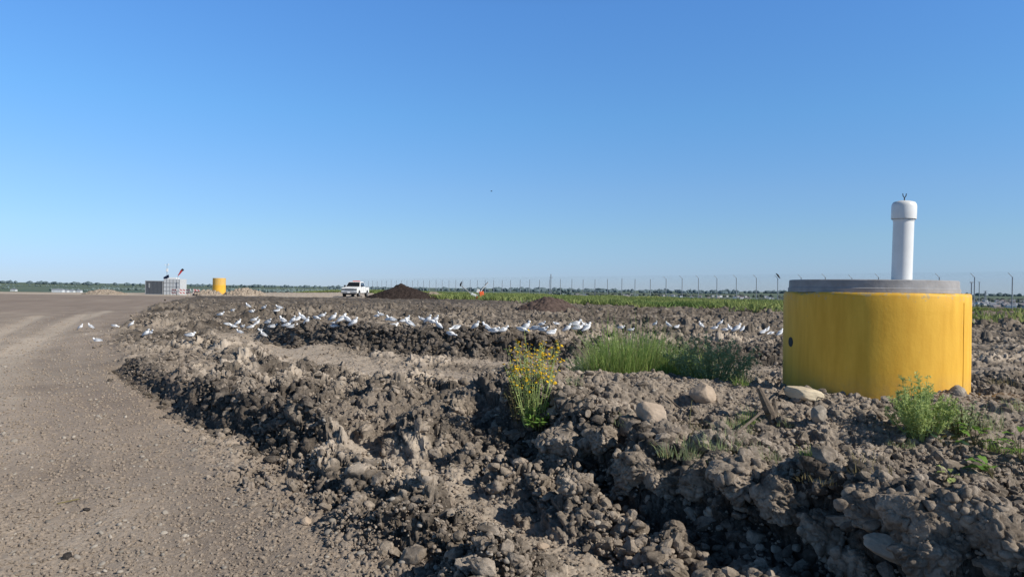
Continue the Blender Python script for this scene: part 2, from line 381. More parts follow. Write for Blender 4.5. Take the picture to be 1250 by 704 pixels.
# ------------------------------------------------------------------ the ground sheet
def make_ground():
    dense = np.radians(np.arange(-40, 40.001, .062)); side = np.arange(40.16, 56, .16); coarse = np.radians(np.arange(57.5, 302.6, 2.0))
    th = np.concatenate([np.radians(-side[::-1]), dense, np.radians(side), coarse]); na = len(th)
    rs = [.25, .6, 1.0, 1.4, 1.8, 2.2, 2.6, 2.9]
    r = 3.1
    while r < 30000:
        rs.append(r); r *= 1.0020 if r < 9 else (1.0025 if r < 16 else (1.0036 if r < 45 else (1.008 if r < 170 else 1.035)))
    rs = np.array(rs); nr = len(rs)
    TH, RR = np.meshgrid(th, rs)
    x = (RR*np.sin(TH)).ravel(); y = (RR*np.cos(TH)).ravel()
    h = np.empty_like(x); p = np.empty_like(x); b = np.empty_like(x); g = np.empty_like(x)
    for s in range(0, len(x), 400000):
        q = slice(s, s+400000); h[q], p[q], b[q], g[q] = height(x[q], y[q], True)
    # push steep clod faces sideways a little so they overhang
    H = h.reshape(nr, na)
    V = np.stack([x, y, h], 1); G = V.reshape(nr, na, 3)
    kk = int(np.searchsorted(rs, 60)); du = np.zeros_like(G[:kk]); dv = np.zeros_like(G[:kk])
    du[1:] = G[1:kk]-G[:kk-1]; dv[:, 1:-1] = G[:kk, 2:]-G[:kk, :-2]
    nn = np.cross(dv, du); nn /= np.linalg.norm(nn, axis=2, keepdims=True)+1e-12; nn *= np.sign(nn[..., 2:3])+1e-9
    for q in range(2): nn[1:-1, 1:-1] = (nn[1:-1, 1:-1]*2+nn[:-2, 1:-1]+nn[2:, 1:-1]+nn[1:-1, :-2]+nn[1:-1, 2:])/6
    steep = np.clip(1-nn[..., 2], 0, 1); P = G[:kk].reshape(-1, 3)
    def nz(s_, sd_): return (fbm(P[:,0]*s_+P[:,2]*s_*.75, P[:,2]*s_*1.1-P[:,1]*s_*.2, 3, sd_, .6)+fbm(P[:,1]*s_-P[:,2]*s_*.8, P[:,2]*s_+P[:,0]*s_*.3, 3, sd_+7, .6))
    amp = (ss(.05, .5, steep)*.085+.004).ravel()
    n_ = nz(7.5, 801); dsp = amp*(n_-.7*np.abs(nz(17, 811))); G[:kk] += nn*dsp.reshape(kk, na, 1)
    V = G.reshape(-1, 3)
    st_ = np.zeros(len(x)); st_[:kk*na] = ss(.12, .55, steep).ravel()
    p = p*(1-.5*st_*(p < .6)); onm = ss(.1, -.25, side_track(x, y)); lowp = (1-ss(-.20, .9, fbm(x*1.1, y*1.1, 4, 333)*1.2+.25))*.75*ss(.6, .35, p)*onm*(1-.85*np.exp(-(poly_d(x, y, FRONT)[0]/1.1)**2))*(1-.6*np.exp(-(poly_d(x, y, BERM)[0]/1.3)**2)); dkk, skk, _ = poly_d(x, y, BANK); face_shade = .9*np.exp(-(dkk/.55)**2)*(skk < 0)*ss(-8.5, -6.5, x)
    dff, sff, _ = poly_d(x, y, FRONT); face_shade = face_shade+.95*np.exp(-((dff-.22)/.30)**4)*(sff < 0); dfu, sfu, _ = poly_d(x, y, FURROW); face_shade = face_shade+.8*np.exp(-((dfu-.2)/.2)**4)*(sfu < 0)  # shade painted into the bank, ridge and furrow faces
    p = p*(1-.8*np.clip(face_shade, 0, 1)); damp = np.clip(st_*.55+lowp+face_shade+.55*ss(16, 30, y)*onm*(.55+.9*vn(x*.35, y*.35, 350)), 0, .95)  # darkening: painted shade on steep faces together with darker soil patches
    i = np.arange(nr-1)[:, None]*na; j = np.arange(na)[None, :]; j2 = (j+1) % na
    Fq = np.stack([i+j, i+na+j, i+na+j2, i+j2], -1).reshape(-1, 4)[:, ::-1]
    V = np.vstack([V, [[0, 0, h[:na].mean()]]])
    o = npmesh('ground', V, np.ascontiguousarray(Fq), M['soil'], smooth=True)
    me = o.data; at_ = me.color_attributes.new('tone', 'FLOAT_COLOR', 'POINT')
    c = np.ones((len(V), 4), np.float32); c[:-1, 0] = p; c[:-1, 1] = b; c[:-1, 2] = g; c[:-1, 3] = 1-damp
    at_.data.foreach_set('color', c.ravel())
    tag(o, kind='structure')
    print('ground verts', len(V), nr, na)
import time; _t=time.time(); make_ground(); print("GROUND", time.time()-_t)

# ------------------------------------------------------------------ scattered stones and clods
def ico(sub):
    import bmesh
    bm = bmesh.new(); bmesh.ops.create_icosphere(bm, subdivisions=sub, radius=1)
    V = np.array([v.co[:] for v in bm.verts]); Fc = np.array([[v.index for v in f.verts] for f in bm.faces]); bm.free(); return V, Fc
def n3(P, s, seed):
    return (fbm(P[:,0]*s+P[:,2]*s*.7, P[:,1]*s-P[:,2]*s*.6, 3, seed)+fbm(P[:,2]*s+3, P[:,0]*s+P[:,1]*s*.5, 3, seed+9))*.5
def wor3(P, s, seed):
    Q = P*s+50; I = np.floor(Q); best = np.full(len(P), 9.)
    for i in (-1, 0, 1):
        for j in (-1, 0, 1):
            for k in (-1, 0, 1):
                C = I+np.array([i, j, k]); a = C[:,0]+C[:,2]*57; b = C[:,1]+C[:,2]*113
                J = C+np.stack([h2(a, b, seed), h2(a, b, seed+1), h2(a, b, seed+2)], 1)
                best = np.minimum(best, ((Q-J)**2).sum(1))
    return np.clip(1-best, 0, 1)
def clodshape(V, seed, amp=1.0):
    P = V*(1+.45*amp*n3(V, 1.3, seed)[:, None]); P = chip(P, seed+40, 9, .5, .88)
    P = P*(1+.06*amp*wor3(P+.10*n3(P, 5, seed+9)[:, None], 4.0, seed+2)+.05*amp*wor3(P, 9, seed+3)-.05+.12*n3(P, 5, seed+21)-.16*np.abs(n3(P, 3.2, seed+22))-.10*np.abs(n3(P, 8, seed+23)))[:, None]
    P = chip(P, seed+90, 14, .62, .92)
    if len(V) > 5000: P = P*(1+.03*wor3(P, 22, seed+4)+.05*n3(P, 16, seed+5)-.05*np.abs(n3(P, 26, seed+6)))[:, None]
    P = P*(1-.14*np.exp(-(n3(P, 2.2, seed+12)/.06)**2))[:, None]       # cracks
    return P
def chip(P, seed, n=8, lo=.45, hi=.85):
    rg_ = np.random.default_rng(seed)
    for q in range(n):
        nv = rg_.normal(0, 1, 3); nv /= np.linalg.norm(nv); P = P-np.clip(P @ nv-rg_.uniform(lo, hi), 0, 9)[:, None]*nv*.92
    return P
def variants(sub, n, amp, s):
    V, Fc = ico(sub); out = []
    for k in range(n):
        if sub == 2 and amp > .5: out.append(chip(V*(1+.45*n3(V, 1.6, 500+k*31)+.25*n3(V, 4, 900+k*17))[:, None], k, 6)); continue
        if sub >= 4: out.append(clodshape(V, 500+k*31)); continue
        P = V*(1+amp*n3(V, s, 500+k*31)+amp*.6*n3(V, s*2.7, 900+k*17)-amp*.45*np.abs(n3(V, s*5, 700+k*13)))[:, None]
        out.append(P)
    return out, Fc
def scatter(name, pts, sizes, sub, amp, s, m, sink=.3, flat=.75, nvar=8, smooth=False):
    vs, Fc = variants(sub, nvar, amp, s); k = len(vs[0]); n = len(pts)
    V = np.empty((n, k, 3), np.float32)
    for i in range(n):
        e = RNG.uniform(.65, 1.25, 3)*sizes[i]; e[2] *= flat
        Rm = np.array(Euler((RNG.uniform(0, .6), RNG.uniform(0, .6), RNG.uniform(0, 6.28))).to_matrix())
        V[i] = (vs[i % nvar]*e) @ Rm.T + pts[i] + np.array([0, 0, sizes[i]*flat*(1-sink*2)*.5])
    Fa = (Fc[None]+(np.arange(n)*k)[:, None, None]).reshape(-1, 3)
    return npmesh(name, V.reshape(-1, 3), Fa, m, smooth=smooth)
def samp(n, r0, r1, a=47, keep=None):
    n = int(n*1.22)
    x = np.empty(0); y = np.empty(0)
    while len(x) < n:
        th = np.radians(RNG.uniform(-a, a, n)); r = r0*(r1/r0)**RNG.uniform(0, 1, n)
        X = r*np.sin(th); Y = r*np.cos(th)
        if keep is not None:
            m = RNG.uniform(0, 1, n) < keep(X, Y); X, Y = X[m], Y[m]
        x = np.append(x, X); y = np.append(y, Y)
    x, y = x[:n], y[:n]; h = np.concatenate([height(x[q:q+200000], y[q:q+200000]) for q in range(0, n, 200000)])
    return np.stack([x, y, h], 1), np.hypot(x, y)
def rough_keep(x, y):
    h, on, sm, ts, df, sf, db, dk, sk = shape(x, y)
    return (1-on)*(1-.97*sm)*(1-.75*np.exp(-((df-.25)/.24)**4)*(sf < 0))*np.clip(.25+.8*ss(.4, .65, vn(x*.9, y*.9, 44))+.8*np.exp(-(df/.6)**2)+.6*np.exp(-(dk/.8)**2), 0, 1)
P_, r_ = samp(13000, 3.3, 42, keep=rough_keep)
P3, r3 = samp(5000, 16, 66, keep=lambda x, y: rough_keep(x, y)*.6+.4*(shape(x,y)[1] < .1)); P_ = np.vstack([P_, P3]); r_ = np.append(r_, r3)
P2, r2 = samp(6500, 3.3, 9, keep=lambda x, y: rough_keep(x, y)*np.clip(np.exp(-((shape(x,y)[4]-.2)/.6)**2), 0, 1)); P_ = np.vstack([P_, P2]); r_ = np.append(r_, r2)
tag(scatter('soil_clods', P_, (.012+.034*RNG.uniform(0, 1, len(P_))**2.4)*(1+r_*.03), 2, .6, 1.8, M['clod'], .25), 'loose lumps of dry grey soil strewn over the churned ground', 'soil clods', kind='stuff')
P_, r_ = samp(700, 3.4, 20, keep=lambda x, y: rough_keep(x, y)*np.clip(np.exp(-((shape(x,y)[4]-.1)/.4)**2)+.2, 0, 1))
tag(scatter('large_soil_clods', P_, (.035+.06*RNG.uniform(0, 1, len(P_))**2)*(1+r_*.015), 4, .75, 1.5, M['clod'], .42, smooth=True), 'big crumbly lumps of turned soil heaped on the ridges', 'soil clods', kind='stuff')
M['shadeclod'] = soil_mat('shadeclod', attr=False, dark=(.05,.042,.035), mid=(.20,.168,.138))  # darkened soil colour standing in for shade on the steep faces
def along(pts, n, mu, sd, x0=-1e9):
    pts = np.array(pts); t = RNG.uniform(0, len(pts)-1, n); i = np.minimum(t.astype(int), len(pts)-2); f = (t-i)[:, None]; a = pts[i]; b = pts[i+1]
    d = (b-a)/np.linalg.norm(b-a, axis=1)[:, None]; o = RNG.normal(mu, sd, n)[:, None]; q = a*(1-f)+b*f+np.stack([d[:,1], -d[:,0]], 1)*o; q = q[q[:,0] > x0]
    return np.stack([q[:,0], q[:,1], height(q[:,0], q[:,1])], 1)
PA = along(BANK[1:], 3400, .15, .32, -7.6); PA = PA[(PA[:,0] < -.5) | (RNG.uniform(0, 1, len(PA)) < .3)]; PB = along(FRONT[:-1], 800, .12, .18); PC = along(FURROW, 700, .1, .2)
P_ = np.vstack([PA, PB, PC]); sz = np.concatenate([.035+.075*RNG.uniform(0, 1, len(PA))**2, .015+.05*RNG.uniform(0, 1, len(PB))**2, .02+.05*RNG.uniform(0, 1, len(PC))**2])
tag(scatter('bank_clods', P_, sz, 2, .6, 1.8, M['shadeclod'], .2), 'shade-painted dark lumps broken out along the steep faces of the banks', 'soil clods', kind='stuff')
def all_keep(x, y):
    h, on, sm, ts, df, sf, db, dk, sk = shape(x, y); return .5+.12*on+.3*np.exp(-(db/1.2)**2)
P_, r_ = samp(62000, 3.2, 50, keep=lambda x, y: all_keep(x, y)*(1-ss(9, 50, np.hypot(x, y))))
tag(scatter('soil_crumbs', P_, (.0045+.012*RNG.uniform(0, 1, len(P_))**2.8)*(1+r_*.05), 1, .35, 2, M['crumb'], .3), 'fine crumbs of dry soil over the track and ridges', 'soil crumbs', kind='stuff')
P_, r_ = samp(5200, 3.3, 34, keep=lambda x, y: np.clip(all_keep(x, y)*.5*(1-ss(10, 34, np.hypot(x, y)))+.8*np.exp(-(shape(x,y)[6]/1.1)**2), 0, 1))
tag(scatter('pebbles', P_, (.006+.016*RNG.uniform(0, 1, len(P_))**3)*(1+r_*.03), 2, .25, 1.2, M['pebble'], .25, .6, smooth=True), 'small pale pebbles scattered over the soil', 'pebbles', kind='stuff')

# the biggest clods of the front ridge, one object each
BIG = [(690,548,.36),(735,556,.30),(778,582,.34),(812,604,.26),(700,600,.24),(860,598,.32),(905,604,.38),(955,618,.32),(1010,668,.30),(1075,628,.28),(1128,652,.34),
       (1185,632,.26),(1150,705,.34),(1238,676,.30),(575,560,.22),(480,548,.2),(446,512,.22),(1050,700,.26),(610,600,.16),(1215,640,.2),(640,640,.14),(345,470,.28),(300,478,.24),(560,505,.22)]
for i, (px, py, w_) in enumerate(BIG):
    p = hit(px, py); w_ *= 1.12; V, Fc = ico(6 if w_ > .2 else 5); rg_ = np.random.default_rng(i+40)
    P = clodshape(V, 300+i*7, 1.15)*np.array([w_*.5*rg_.uniform(.9, 1.25), w_*.5, w_*.40*rg_.uniform(.85, 1.2)])
    kn, Fk = ico(2); KN = [chip(kn*(1+.5*n3(kn, 1.8, q*7)+.25*n3(kn, 4.5, q*11))[:, None], q, 7) for q in range(10)]; nk = int(50+150*w_); idx = rg_.choice(len(P), nk); Vs = [P]; Fs = [Fc]; b = len(P)
    for q in idx:
        sz = (.006+.024*rg_.uniform(0, 1)**2)*(1+w_*1.2); Vs.append(KN[int(q) % 10] @ np.array(Euler(rg_.uniform(0, 6, 3)).to_matrix())*sz*rg_.uniform(.6, 1.4, 3)+P[q]*.97); Fs.append(Fk+b); b += len(kn)
    P = np.vstack(Vs); Fc = np.vstack(Fs)
    o = npmesh('soil_clod', P, Fc, M['clod'], smooth=True, loc=(p.x, p.y+w_*.15, p.z+w_*.08)); o.rotation_euler = (rg_.uniform(-.3, .3), rg_.uniform(-.3, .3), rg_.uniform(0, 6.28))
    tag(o, 'large crumbly clod of turned grey soil heaped on the churned ridges', 'soil clod', 'large soil clods on the ridges')
# individual stones
def stone(px, py, w, h_, depth, label, m, seed, name='stone', rz=0, amp=.22, sink=.25, mound=1.0, tilt=0):
    """a single stone: px,py = base point in the photo, size in metres"""
    p = hit(px, py); V, Fc = ico(5); rg_ = np.random.default_rng(seed); P = V*(1+amp*n3(V, 1.1, seed))[:, None]
    for q in range(9):
        nv = rg_.normal(0, 1, 3); nv /= np.linalg.norm(nv); dd = P @ nv; lim = rg_.uniform(.62, .9); P = P-np.clip(dd-lim, 0, 9)[:, None]*nv*.9
    P = P*(1+.05*n3(P, 5, seed+3)+.025*n3(P, 14, seed+5))[:, None]
    P = P*np.array([w/2, depth/2, h_/2]); Rm = np.array(Euler((0, tilt, rz)).to_matrix()); P = P @ Rm.T
    o = npmesh(name, P, Fc, m, smooth=True, loc=(p.x, p.y+depth*.3, p.z+h_*(.5-sink)))
    return tag(o, label, 'stone', 'loose stones around the yellow ring')
stone(860, 492, .30, .25, .26, 'rounded tan boulder below the grassy weeds, topped by sun', M['stone'], 71, 'boulder', sink=.2)
stone(797, 522, .22, .30, .22, 'upright pale stone with deep shadow at its left, left of the rounded boulder', M['stone'], 83, 'boulder', tilt=-.6, sink=.25)
stone(985, 494, .42, .16, .3, 'flat cream slab of rock leaning on the foot of the yellow ring', M['cream'], 95, 'rock_slab', sink=-.1, amp=.15, tilt=.12)
stone(1002, 518, .16, .18, .14, 'roundish grey cobble just below the flat cream slab', M['stone_grey'], 107, sink=.1)
stone(1185, 662, .10, .09, .08, 'small pale stone low on the right among the dark clods', M['stone_grey'], 119)
stone(683, 500, .09, .10, .08, 'small white stone beside the yellow flowering weed', M['stone_grey'], 131)
stone(662, 670, .09, .05, .06, 'little flat pale stone at the bottom near the tyre rut', M['stone'], 143)
stone(1100, 700, .34, .12, .16, 'long angular grey stone at the bottom edge right', M['stone_grey'], 155, tilt=.35, sink=.3)
stone(372, 642, .08, .07, .07, 'small tan stone on the edge of the track', M['stone'], 167)
stone(895, 462, .10, .06, .08, 'pale pebble-like stone at the foot of the dark weeds', M['stone_grey'], 179)
stone(1172, 482, .15, .17, .13, 'pointed grey rock against the right foot of the yellow ring', M['stone_grey'], 181, sink=.45)

# ------------------------------------------------------------------ yellow concrete rings
def yellow_mat(name, k=1.0):
    m, nt, bs = newmat(name); L = nt.links.new
    tc = N(nt, 'ShaderNodeTexCoord'); tc.name = 'TC'
    mp = N(nt, 'ShaderNodeMapping'); mp.inputs['Scale'].default_value = (6, 6, .8); L(tc.outputs['Object'], mp.inputs[0])
    st = N(nt, 'ShaderNodeTexNoise', Scale=1.6, Detail=6.0, Roughness=.65); L(mp.outputs[0], st.inputs['Vector'])
    n1 = noise(nt, 2.2, 6, .6)
    c = mixc(nt, ramp(nt, st.outputs[0], [(.35, 0), (.7, 1)]), (.72,.385,.038), (.88,.515,.065))
    c = mixc(nt, ramp(nt, n1, [(.3, .3), (.6, 0)]), c, (.70,.37,.035))
    # chips and scuffs of bare concrete
    ch = noise(nt, 17, 8, .75); sp = N(nt, 'ShaderNodeSeparateXYZ'); L(tc.outputs['Object'], sp.inputs[0])
    mr = N(nt, 'ShaderNodeMapRange'); mr.inputs[1].default_value = 1.17; mr.inputs[2].default_value = 1.31; mr.inputs[3].default_value = 0; mr.inputs[4].default_value = .17; L(sp.outputs[2], mr.inputs[0])
    ad = N(nt, 'ShaderNodeMath', operation='ADD'); L(ch, ad.inputs[0]); L(mr.outputs[0], ad.inputs[1])
    c = mixc(nt, ramp(nt, ad.outputs[0], [(.66, 0), (.68, .8)]), c, (.50,.38,.2))
    # dusty foot
    mr2 = N(nt, 'ShaderNodeMapRange'); mr2.inputs[1].default_value = .12; mr2.inputs[2].default_value = .48; mr2.inputs[3].default_value = .75; mr2.inputs[4].default_value = 0; L(sp.outputs[2], mr2.inputs[0])
    mu = N(nt, 'ShaderNodeMath', operation='MULTIPLY'); L(mr2.outputs[0], mu.inputs[0]); L(ramp(nt, noise(nt, 9, 6, .7), [(.3, 0), (.7, 1)]), mu.inputs[1])
    c = mixc(nt, mu.outputs[0], c, (.36,.26,.12))
    L(c, bs.inputs['Base Color']); bs.inputs['Roughness'].default_value = .62; bs.inputs['Specular IOR Level'].default_value = .3
    b = N(nt, 'ShaderNodeBump', Strength=.3, Distance=.01); L(noise(nt, 22, 7, .72), b.inputs['Height']); L(b.outputs[0], bs.inputs['Normal'])
    return m
M['yellow'] = yellow_mat('yellow painted concrete')
M['concrete'] = mat('grey concrete', (.36,.355,.36), .85, var=.14, scale=6, bump=.4, bscale=30)
M['chip'] = mat('bare chipped concrete', (.62,.45,.16), .9, var=.15, scale=20, bump=.6)
RC = Vector((4.17, 8.54, .36)); RR_ = .972; RH = 1.655-.36
root = empty('manhole_ring', RC); tag(root, 'large yellow painted concrete manhole ring standing on the stony berm in the foreground', 'manhole ring', 'yellow manhole rings')
n = 192; V = []; Fc = []
zs = [0, .3, .6, .9, 1.1, RH-.035, RH-.012, RH]
prof = [(RR_-.002*(i % 2), z) for i, z in enumerate(zs[:-2])]+[(RR_-.006, RH-.012), (RR_-.02, RH), (RR_-.16, RH), (RR_-.16, 0)]
rnd = random.Random(3)
edge_n = [0]*n
for c0 in range(15):
    k0 = rnd.randrange(n); w = rnd.randrange(3, 14); dpt = rnd.uniform(.004, .016)
    for k in range(w): edge_n[(k0+k) % n] = max(edge_n[(k0+k) % n], dpt*math.sin(math.pi*(k+.5)/w)*rnd.uniform(.6, 1.1))
for i, (r, z) in enumerate(prof):
    for k in range(n):
        t = 2*math.pi*k/n; rr = r; zz = z
        if 5 <= i <= 7:
            zz -= edge_n[k]*(1 if i >= 6 else .3); rr -= edge_n[k]*.7*(1 if i == 6 or i == 7 else 0)
        rr += .0025*math.sin(t*2+1) ; V.append((rr*math.cos(t), rr*math.sin(t), zz))
for i in range(len(prof)-1):
    for k in range(n): Fc.append((i*n+k, i*n+(k+1) % n, (i+1)*n+(k+1) % n, (i+1)*n+k))
o = npmesh('ring_wall', V, Fc, M['yellow'], root, smooth=False)
for p in o.data.polygons: p.use_smooth = True
es = o.modifiers.new('e', 'EDGE_SPLIT'); es.split_angle = R(40)
# moulding seam (vertical joint line)
d2c = math.atan2(-RC.y, -RC.x)                        # direction from the ring to the camera
def on_ring(da, z, r=RR_): t = d2c+da; return Vector((r*math.cos(t), r*math.sin(t), z)), t
mb = MB(); p, t = on_ring(R(58), 0)
mb.tube([on_ring(R(62), z, RR_-.001)[0] for z in (.0, .4, .8, 1.2)], .004, 6); mb.build('mould_seam', M['yellow'], root)
# lifting hole
p, t = on_ring(R(-60), .72, RR_-.004); hole = MB(); a = Vector((math.cos(t), math.sin(t), 0)); hole.tube([p-a*.05, p+a*.0075], .058, 24); hole.build('lifting_hole', M['black'], root, bevel=.004)
# grey adjustment collar and lid, slightly off centre
mb = MB(); cc = (-.03, .0, 0)
mb.lathe([(.895, RH+.002), (.895, RH+.045), (.885, RH+.052), (.882, RH+.13), (.872, RH+.138), (.0, RH+.138)], 128, (cc[0], cc[1], 0), close=False)
o = mb.build('grey_collar', M['concrete'], root, smooth=True); es = o.modifiers.new('e', 'EDGE_SPLIT'); es.split_angle = R(30)
# white vent pipe rising through the lid
pb = at(1100.5, 345, 8.35); pt = at(1103, 246, 8.35)
pr = empty('vent_pipe', pb-Vector((0,0,.06))); pr.location.z = RC.z+RH+.125
tag(pr, 'white plastic vent pipe with a domed cap rising from the yellow ring', 'vent pipe')
L_ = pt.z-pr.location.z; dx = (pt.x-pb.x)
pr.rotation_euler = (0, math.atan2(.022*L_, L_), 0)
mb = MB(); mb.lathe([(.107, 0), (.107, L_-.16)], 48); o = mb.build('pipe', M['whitepvc'], pr, smooth=True); o.modifiers.new('e', 'EDGE_SPLIT').split_angle = R(40)
mb = MB(); mb.lathe([(.129, L_-.20), (.130, L_-.195), (.130, L_-.055), (.125, L_-.03), (.11, L_-.008), (.06, L_+.006), (.0, L_+.01)], 48, close=False)
o = mb.build('cap', M['whitepvc'], pr, smooth=True)
mb = MB()
mb.tube([(0,0,L_), (0,0,L_+.045)], .006, 8)
for s in (-1, 1): mb.tube([(0,0,L_+.04), (s*.017,0,L_+.065), (s*.02,0,L_+.09)], .005, 8)
mb.build('hook', M['black'], pr)
# band clamp line under the cap
mb = MB(); mb.lathe([(.1085, L_-.225), (.111, L_-.222), (.111, L_-.205), (.1085, L_-.202)], 48, close=False); mb.build('collar_band', M['whitepvc'], pr, smooth=True)

# far yellow ring stack
Y = 96; p = at(267.5, 356, Y); fr = empty('manhole_ring', (p.x, Y, .35))
tag(fr, 'tall yellow manhole ring stack far off on the left by the pale dirt heap', 'manhole ring', 'yellow manhole rings')
mb = MB(); mb.lathe([(.80, 0), (.80, 1.05), (.785, 1.06), (.785, 1.07), (.80, 1.08), (.80, 2.14), (.78, 2.16), (.0, 2.16)], 48, close=False)
o = mb.build('ring_wall', M['yellow'], fr, smooth=True); o.modifiers.new('e', 'EDGE_SPLIT').split_angle = R(30)
mb = MB(); mb.box((.12, -.80, .28), (.34, .06, .26)); mb.build('opening', M['black'], fr, bevel=.02)

# ------------------------------------------------------------------ heaps
def heap(name, px, py, Y, w, d, h_, m, label, cat, seed, flat=1.3, rough=.05):
    a, b = ray(px, py); x0 = a*Y; n = 110
    u, v = np.meshgrid(np.linspace(-1, 1, n), np.linspace(-1, 1, n)); X = u*w/2*1.15; Yy = v*d/2*1.15
    q = np.hypot(u+.08*fbm(u*2, v*2, 3, seed), v+.08*fbm(u*2+9, v*2, 3, seed+5))*1.15
    z = h_*np.clip(1-q**flat, -.3, 1)*(1+.25*fbm(u*2.2, v*2.2, 3, seed+1))
    z = z*.92+rough*fbm(X*3, Yy*3, 4, seed+2, .65)+rough*.9*lumps(X, Yy, .3, seed+3)/.3*ss(-.2, .2, z)
    g = height(x0+X.ravel(), Y+Yy.ravel()).reshape(X.shape).mean()
    z = np.where(q >= 1.0, np.minimum(z, -.12), z)
    V = np.stack([X.ravel(), Yy.ravel(), z.ravel()], 1); i = np.arange(n-1)[:, None]*n; j = np.arange(n-1)[None]
    Fq = np.stack([i+j, i+j+1, i+n+j+1, i+n+j], -1).reshape(-1, 4)
    o = npmesh(name, V, Fq, m, smooth=True, loc=(x0, Y, g)); return tag(o, label, cat)
heap('compost_heap', 490, 365, 84, 8.6, 7, 1.72, M['humus'], 'large dark brown compost heap beside the white pickup', 'soil heap', 1, 1.35)
heap('soil_heap', 668, 378, 50, 4.5, 4, 1.02, M['browndirt'], 'low dark brown soil heap in front of the green grass strip', 'soil heap', 2, 1.5)
heap('dirt_heap', 128, 360, 92, 5.4, 4, .62, M['paledirt'], 'low pale dirt heap far left of the grey container', 'dirt heap', 3, 1.6)
heap('dirt_heap', 299, 360, 93, 5.2, 5, .75, M['paledirt'], 'pale bumpy dirt heap just right of the far yellow ring', 'dirt heap', 4, 1.5, .12)
heap('dirt_heap', 254, 361, 91, 3.6, 3, .5, M['paledirt'], 'small pale dirt heap in front of the far yellow ring', 'dirt heap', 5, 1.5, .12)
heap('dirt_heap', 528, 364, 92, 5.0, 4, .75, M['paledirt'], 'pale sloping dirt heap behind the right end of the compost heap', 'dirt heap', 6, 1.1, .04)

# ------------------------------------------------------------------ gulls
def gull(pose):
    root = empty('gull')
    lean = {'stand': .62, 'walk': .25, 'sit': .12, 'peck': -.12}[pose]
    legh = 0 if pose == 'sit' else .085
    # body axis from tail to head, rings: (s along, radius_y, radius_z, lift)
    ax = Vector((math.cos(lean), 0, math.sin(lean))); n = 14
    c0 = Vector((0, 0, legh+.072+(.025 if pose == 'stand' else 0)))
    secs = [(-.20, .014, .008), (-.165, .032, .016), (-.12, .052, .040), (-.05, .072, .068), (.02, .078, .078), (.075, .066, .072), (.115, .046, .052)]
    pts = [c0+ax*s for s, a, b in secs]; rad = [(a, b) for s, a, b in secs]
    hd = {'stand': Vector((.02, 0, .078)), 'walk': Vector((.055, 0, .082)), 'sit': Vector((.035, 0, .062)), 'peck': Vector((.10, 0, -.035))}[pose]
    nb = pts[-1]; neck = [(.35, .031, .033), (.72, .028, .030), (1.0, .036, .038), (1.22, .031, .033), (1.42, .014, .015)]
    for t, a, b in neck:
        e = nb+hd*min(t, 1.0)+Vector((max(0, t-1)*.12, 0, -max(0, t-1)*.01)); pts.append(e); rad.append((a, b))
    V = []
    for i, p in enumerate(pts):
        d = (pts[min(i+1, len(pts)-1)]-pts[max(i-1, 0)]).normalized(); sd = Vector((0, 1, 0)); up = sd.cross(d)*-1
        for k in range(n):
            t = 2*math.pi*k/n; V.append(p+sd*math.cos(t)*rad[i][0]+up*math.sin(t)*rad[i][1])
    Fc = [(i*n+k, i*n+(k+1) % n, (i+1)*n+(k+1) % n, (i+1)*n+k) for i in range(len(pts)-1) for k in range(n)]+[tuple(range(n))[::-1], tuple(range((len(pts)-1)*n, len(pts)*n))]
    npmesh('body', V, Fc, M['g_white'], root, smooth=True)
    for s in (-1, 1):     # folded wing: flattened leaf along the flank, black tip
        W = []; m = []; prof = [(.09, .012), (.06, .034), (0, .046), (-.08, .042), (-.15, .028), (-.20, .014), (-.24, .003)]
        up = Vector((-math.sin(lean), 0, math.cos(lean)))
        for i, (q, hw) in enumerate(prof):
            c = c0+ax*q+Vector((0, s*(.074-.27*max(0, -q-.02)), 0))+up*.026
            for dz, dy in ((hw, -.030), (hw*.3, .006), (-hw*.8, -.002), (-hw*.5, -.014)): W.append(c+up*dz+Vector((0, s*dy, 0)))
        Fw = []; mi = []
        for i in range(len(prof)-1):
            for k in range(4): Fw.append((i*4+k, i*4+(k+1) % 4, i*4+4+(k+1) % 4, i*4+4+k)); mi.append(1 if i >= 5 else 0)
        npmesh('wing', W, Fw, [M['g_grey'], M['black']], root, smooth=True, mi=mi)
    hp = nb+hd+Vector((.028, 0, 0)); bd = Vector((1, 0, -.15)) if pose != 'peck' else Vector((.7, 0, -.7))
    mb = MB(); mb.tube([hp, hp+bd*.05, hp+bd*.062], [.012, .008, .003], 8); mb.build('beak', M['g_beak'], root, smooth=True)
    for s in (-1, 1):
        mb = MB(); mb.tube([hp+Vector((.0, s*.026, .008)), hp+Vector((.0, s*.034, .008))], .005, 8); mb.build('eye', M['black'], root)
        if pose != 'sit':
            mb = MB(); fx = {'stand': 0, 'walk': s*.04, 'peck': s*.02}[pose]
            mb.tube([c0+Vector((0, s*.03, -.04)), (fx*.5-.01, s*.03, legh*.5), (fx, s*.03, .006)], [.010, .006, .005], 6)
            for a_ in (-.5, 0, .5): mb.tube([(fx, s*.03, .006), (fx+.05*math.cos(a_), s*.03+.05*math.sin(a_), .003)], [.005, .003], 5)
            mb.build('leg', M['g_leg'], root)
    return root
protos = {}
ORD = ['first','second','third','fourth','fifth','sixth','seventh','eighth','ninth','tenth','eleventh','twelfth','thirteenth','fourteenth','fifteenth','sixteenth']
PN = {'stand': 'upright', 'walk': 'level-backed', 'sit': 'crouching', 'peck': 'head-down'}
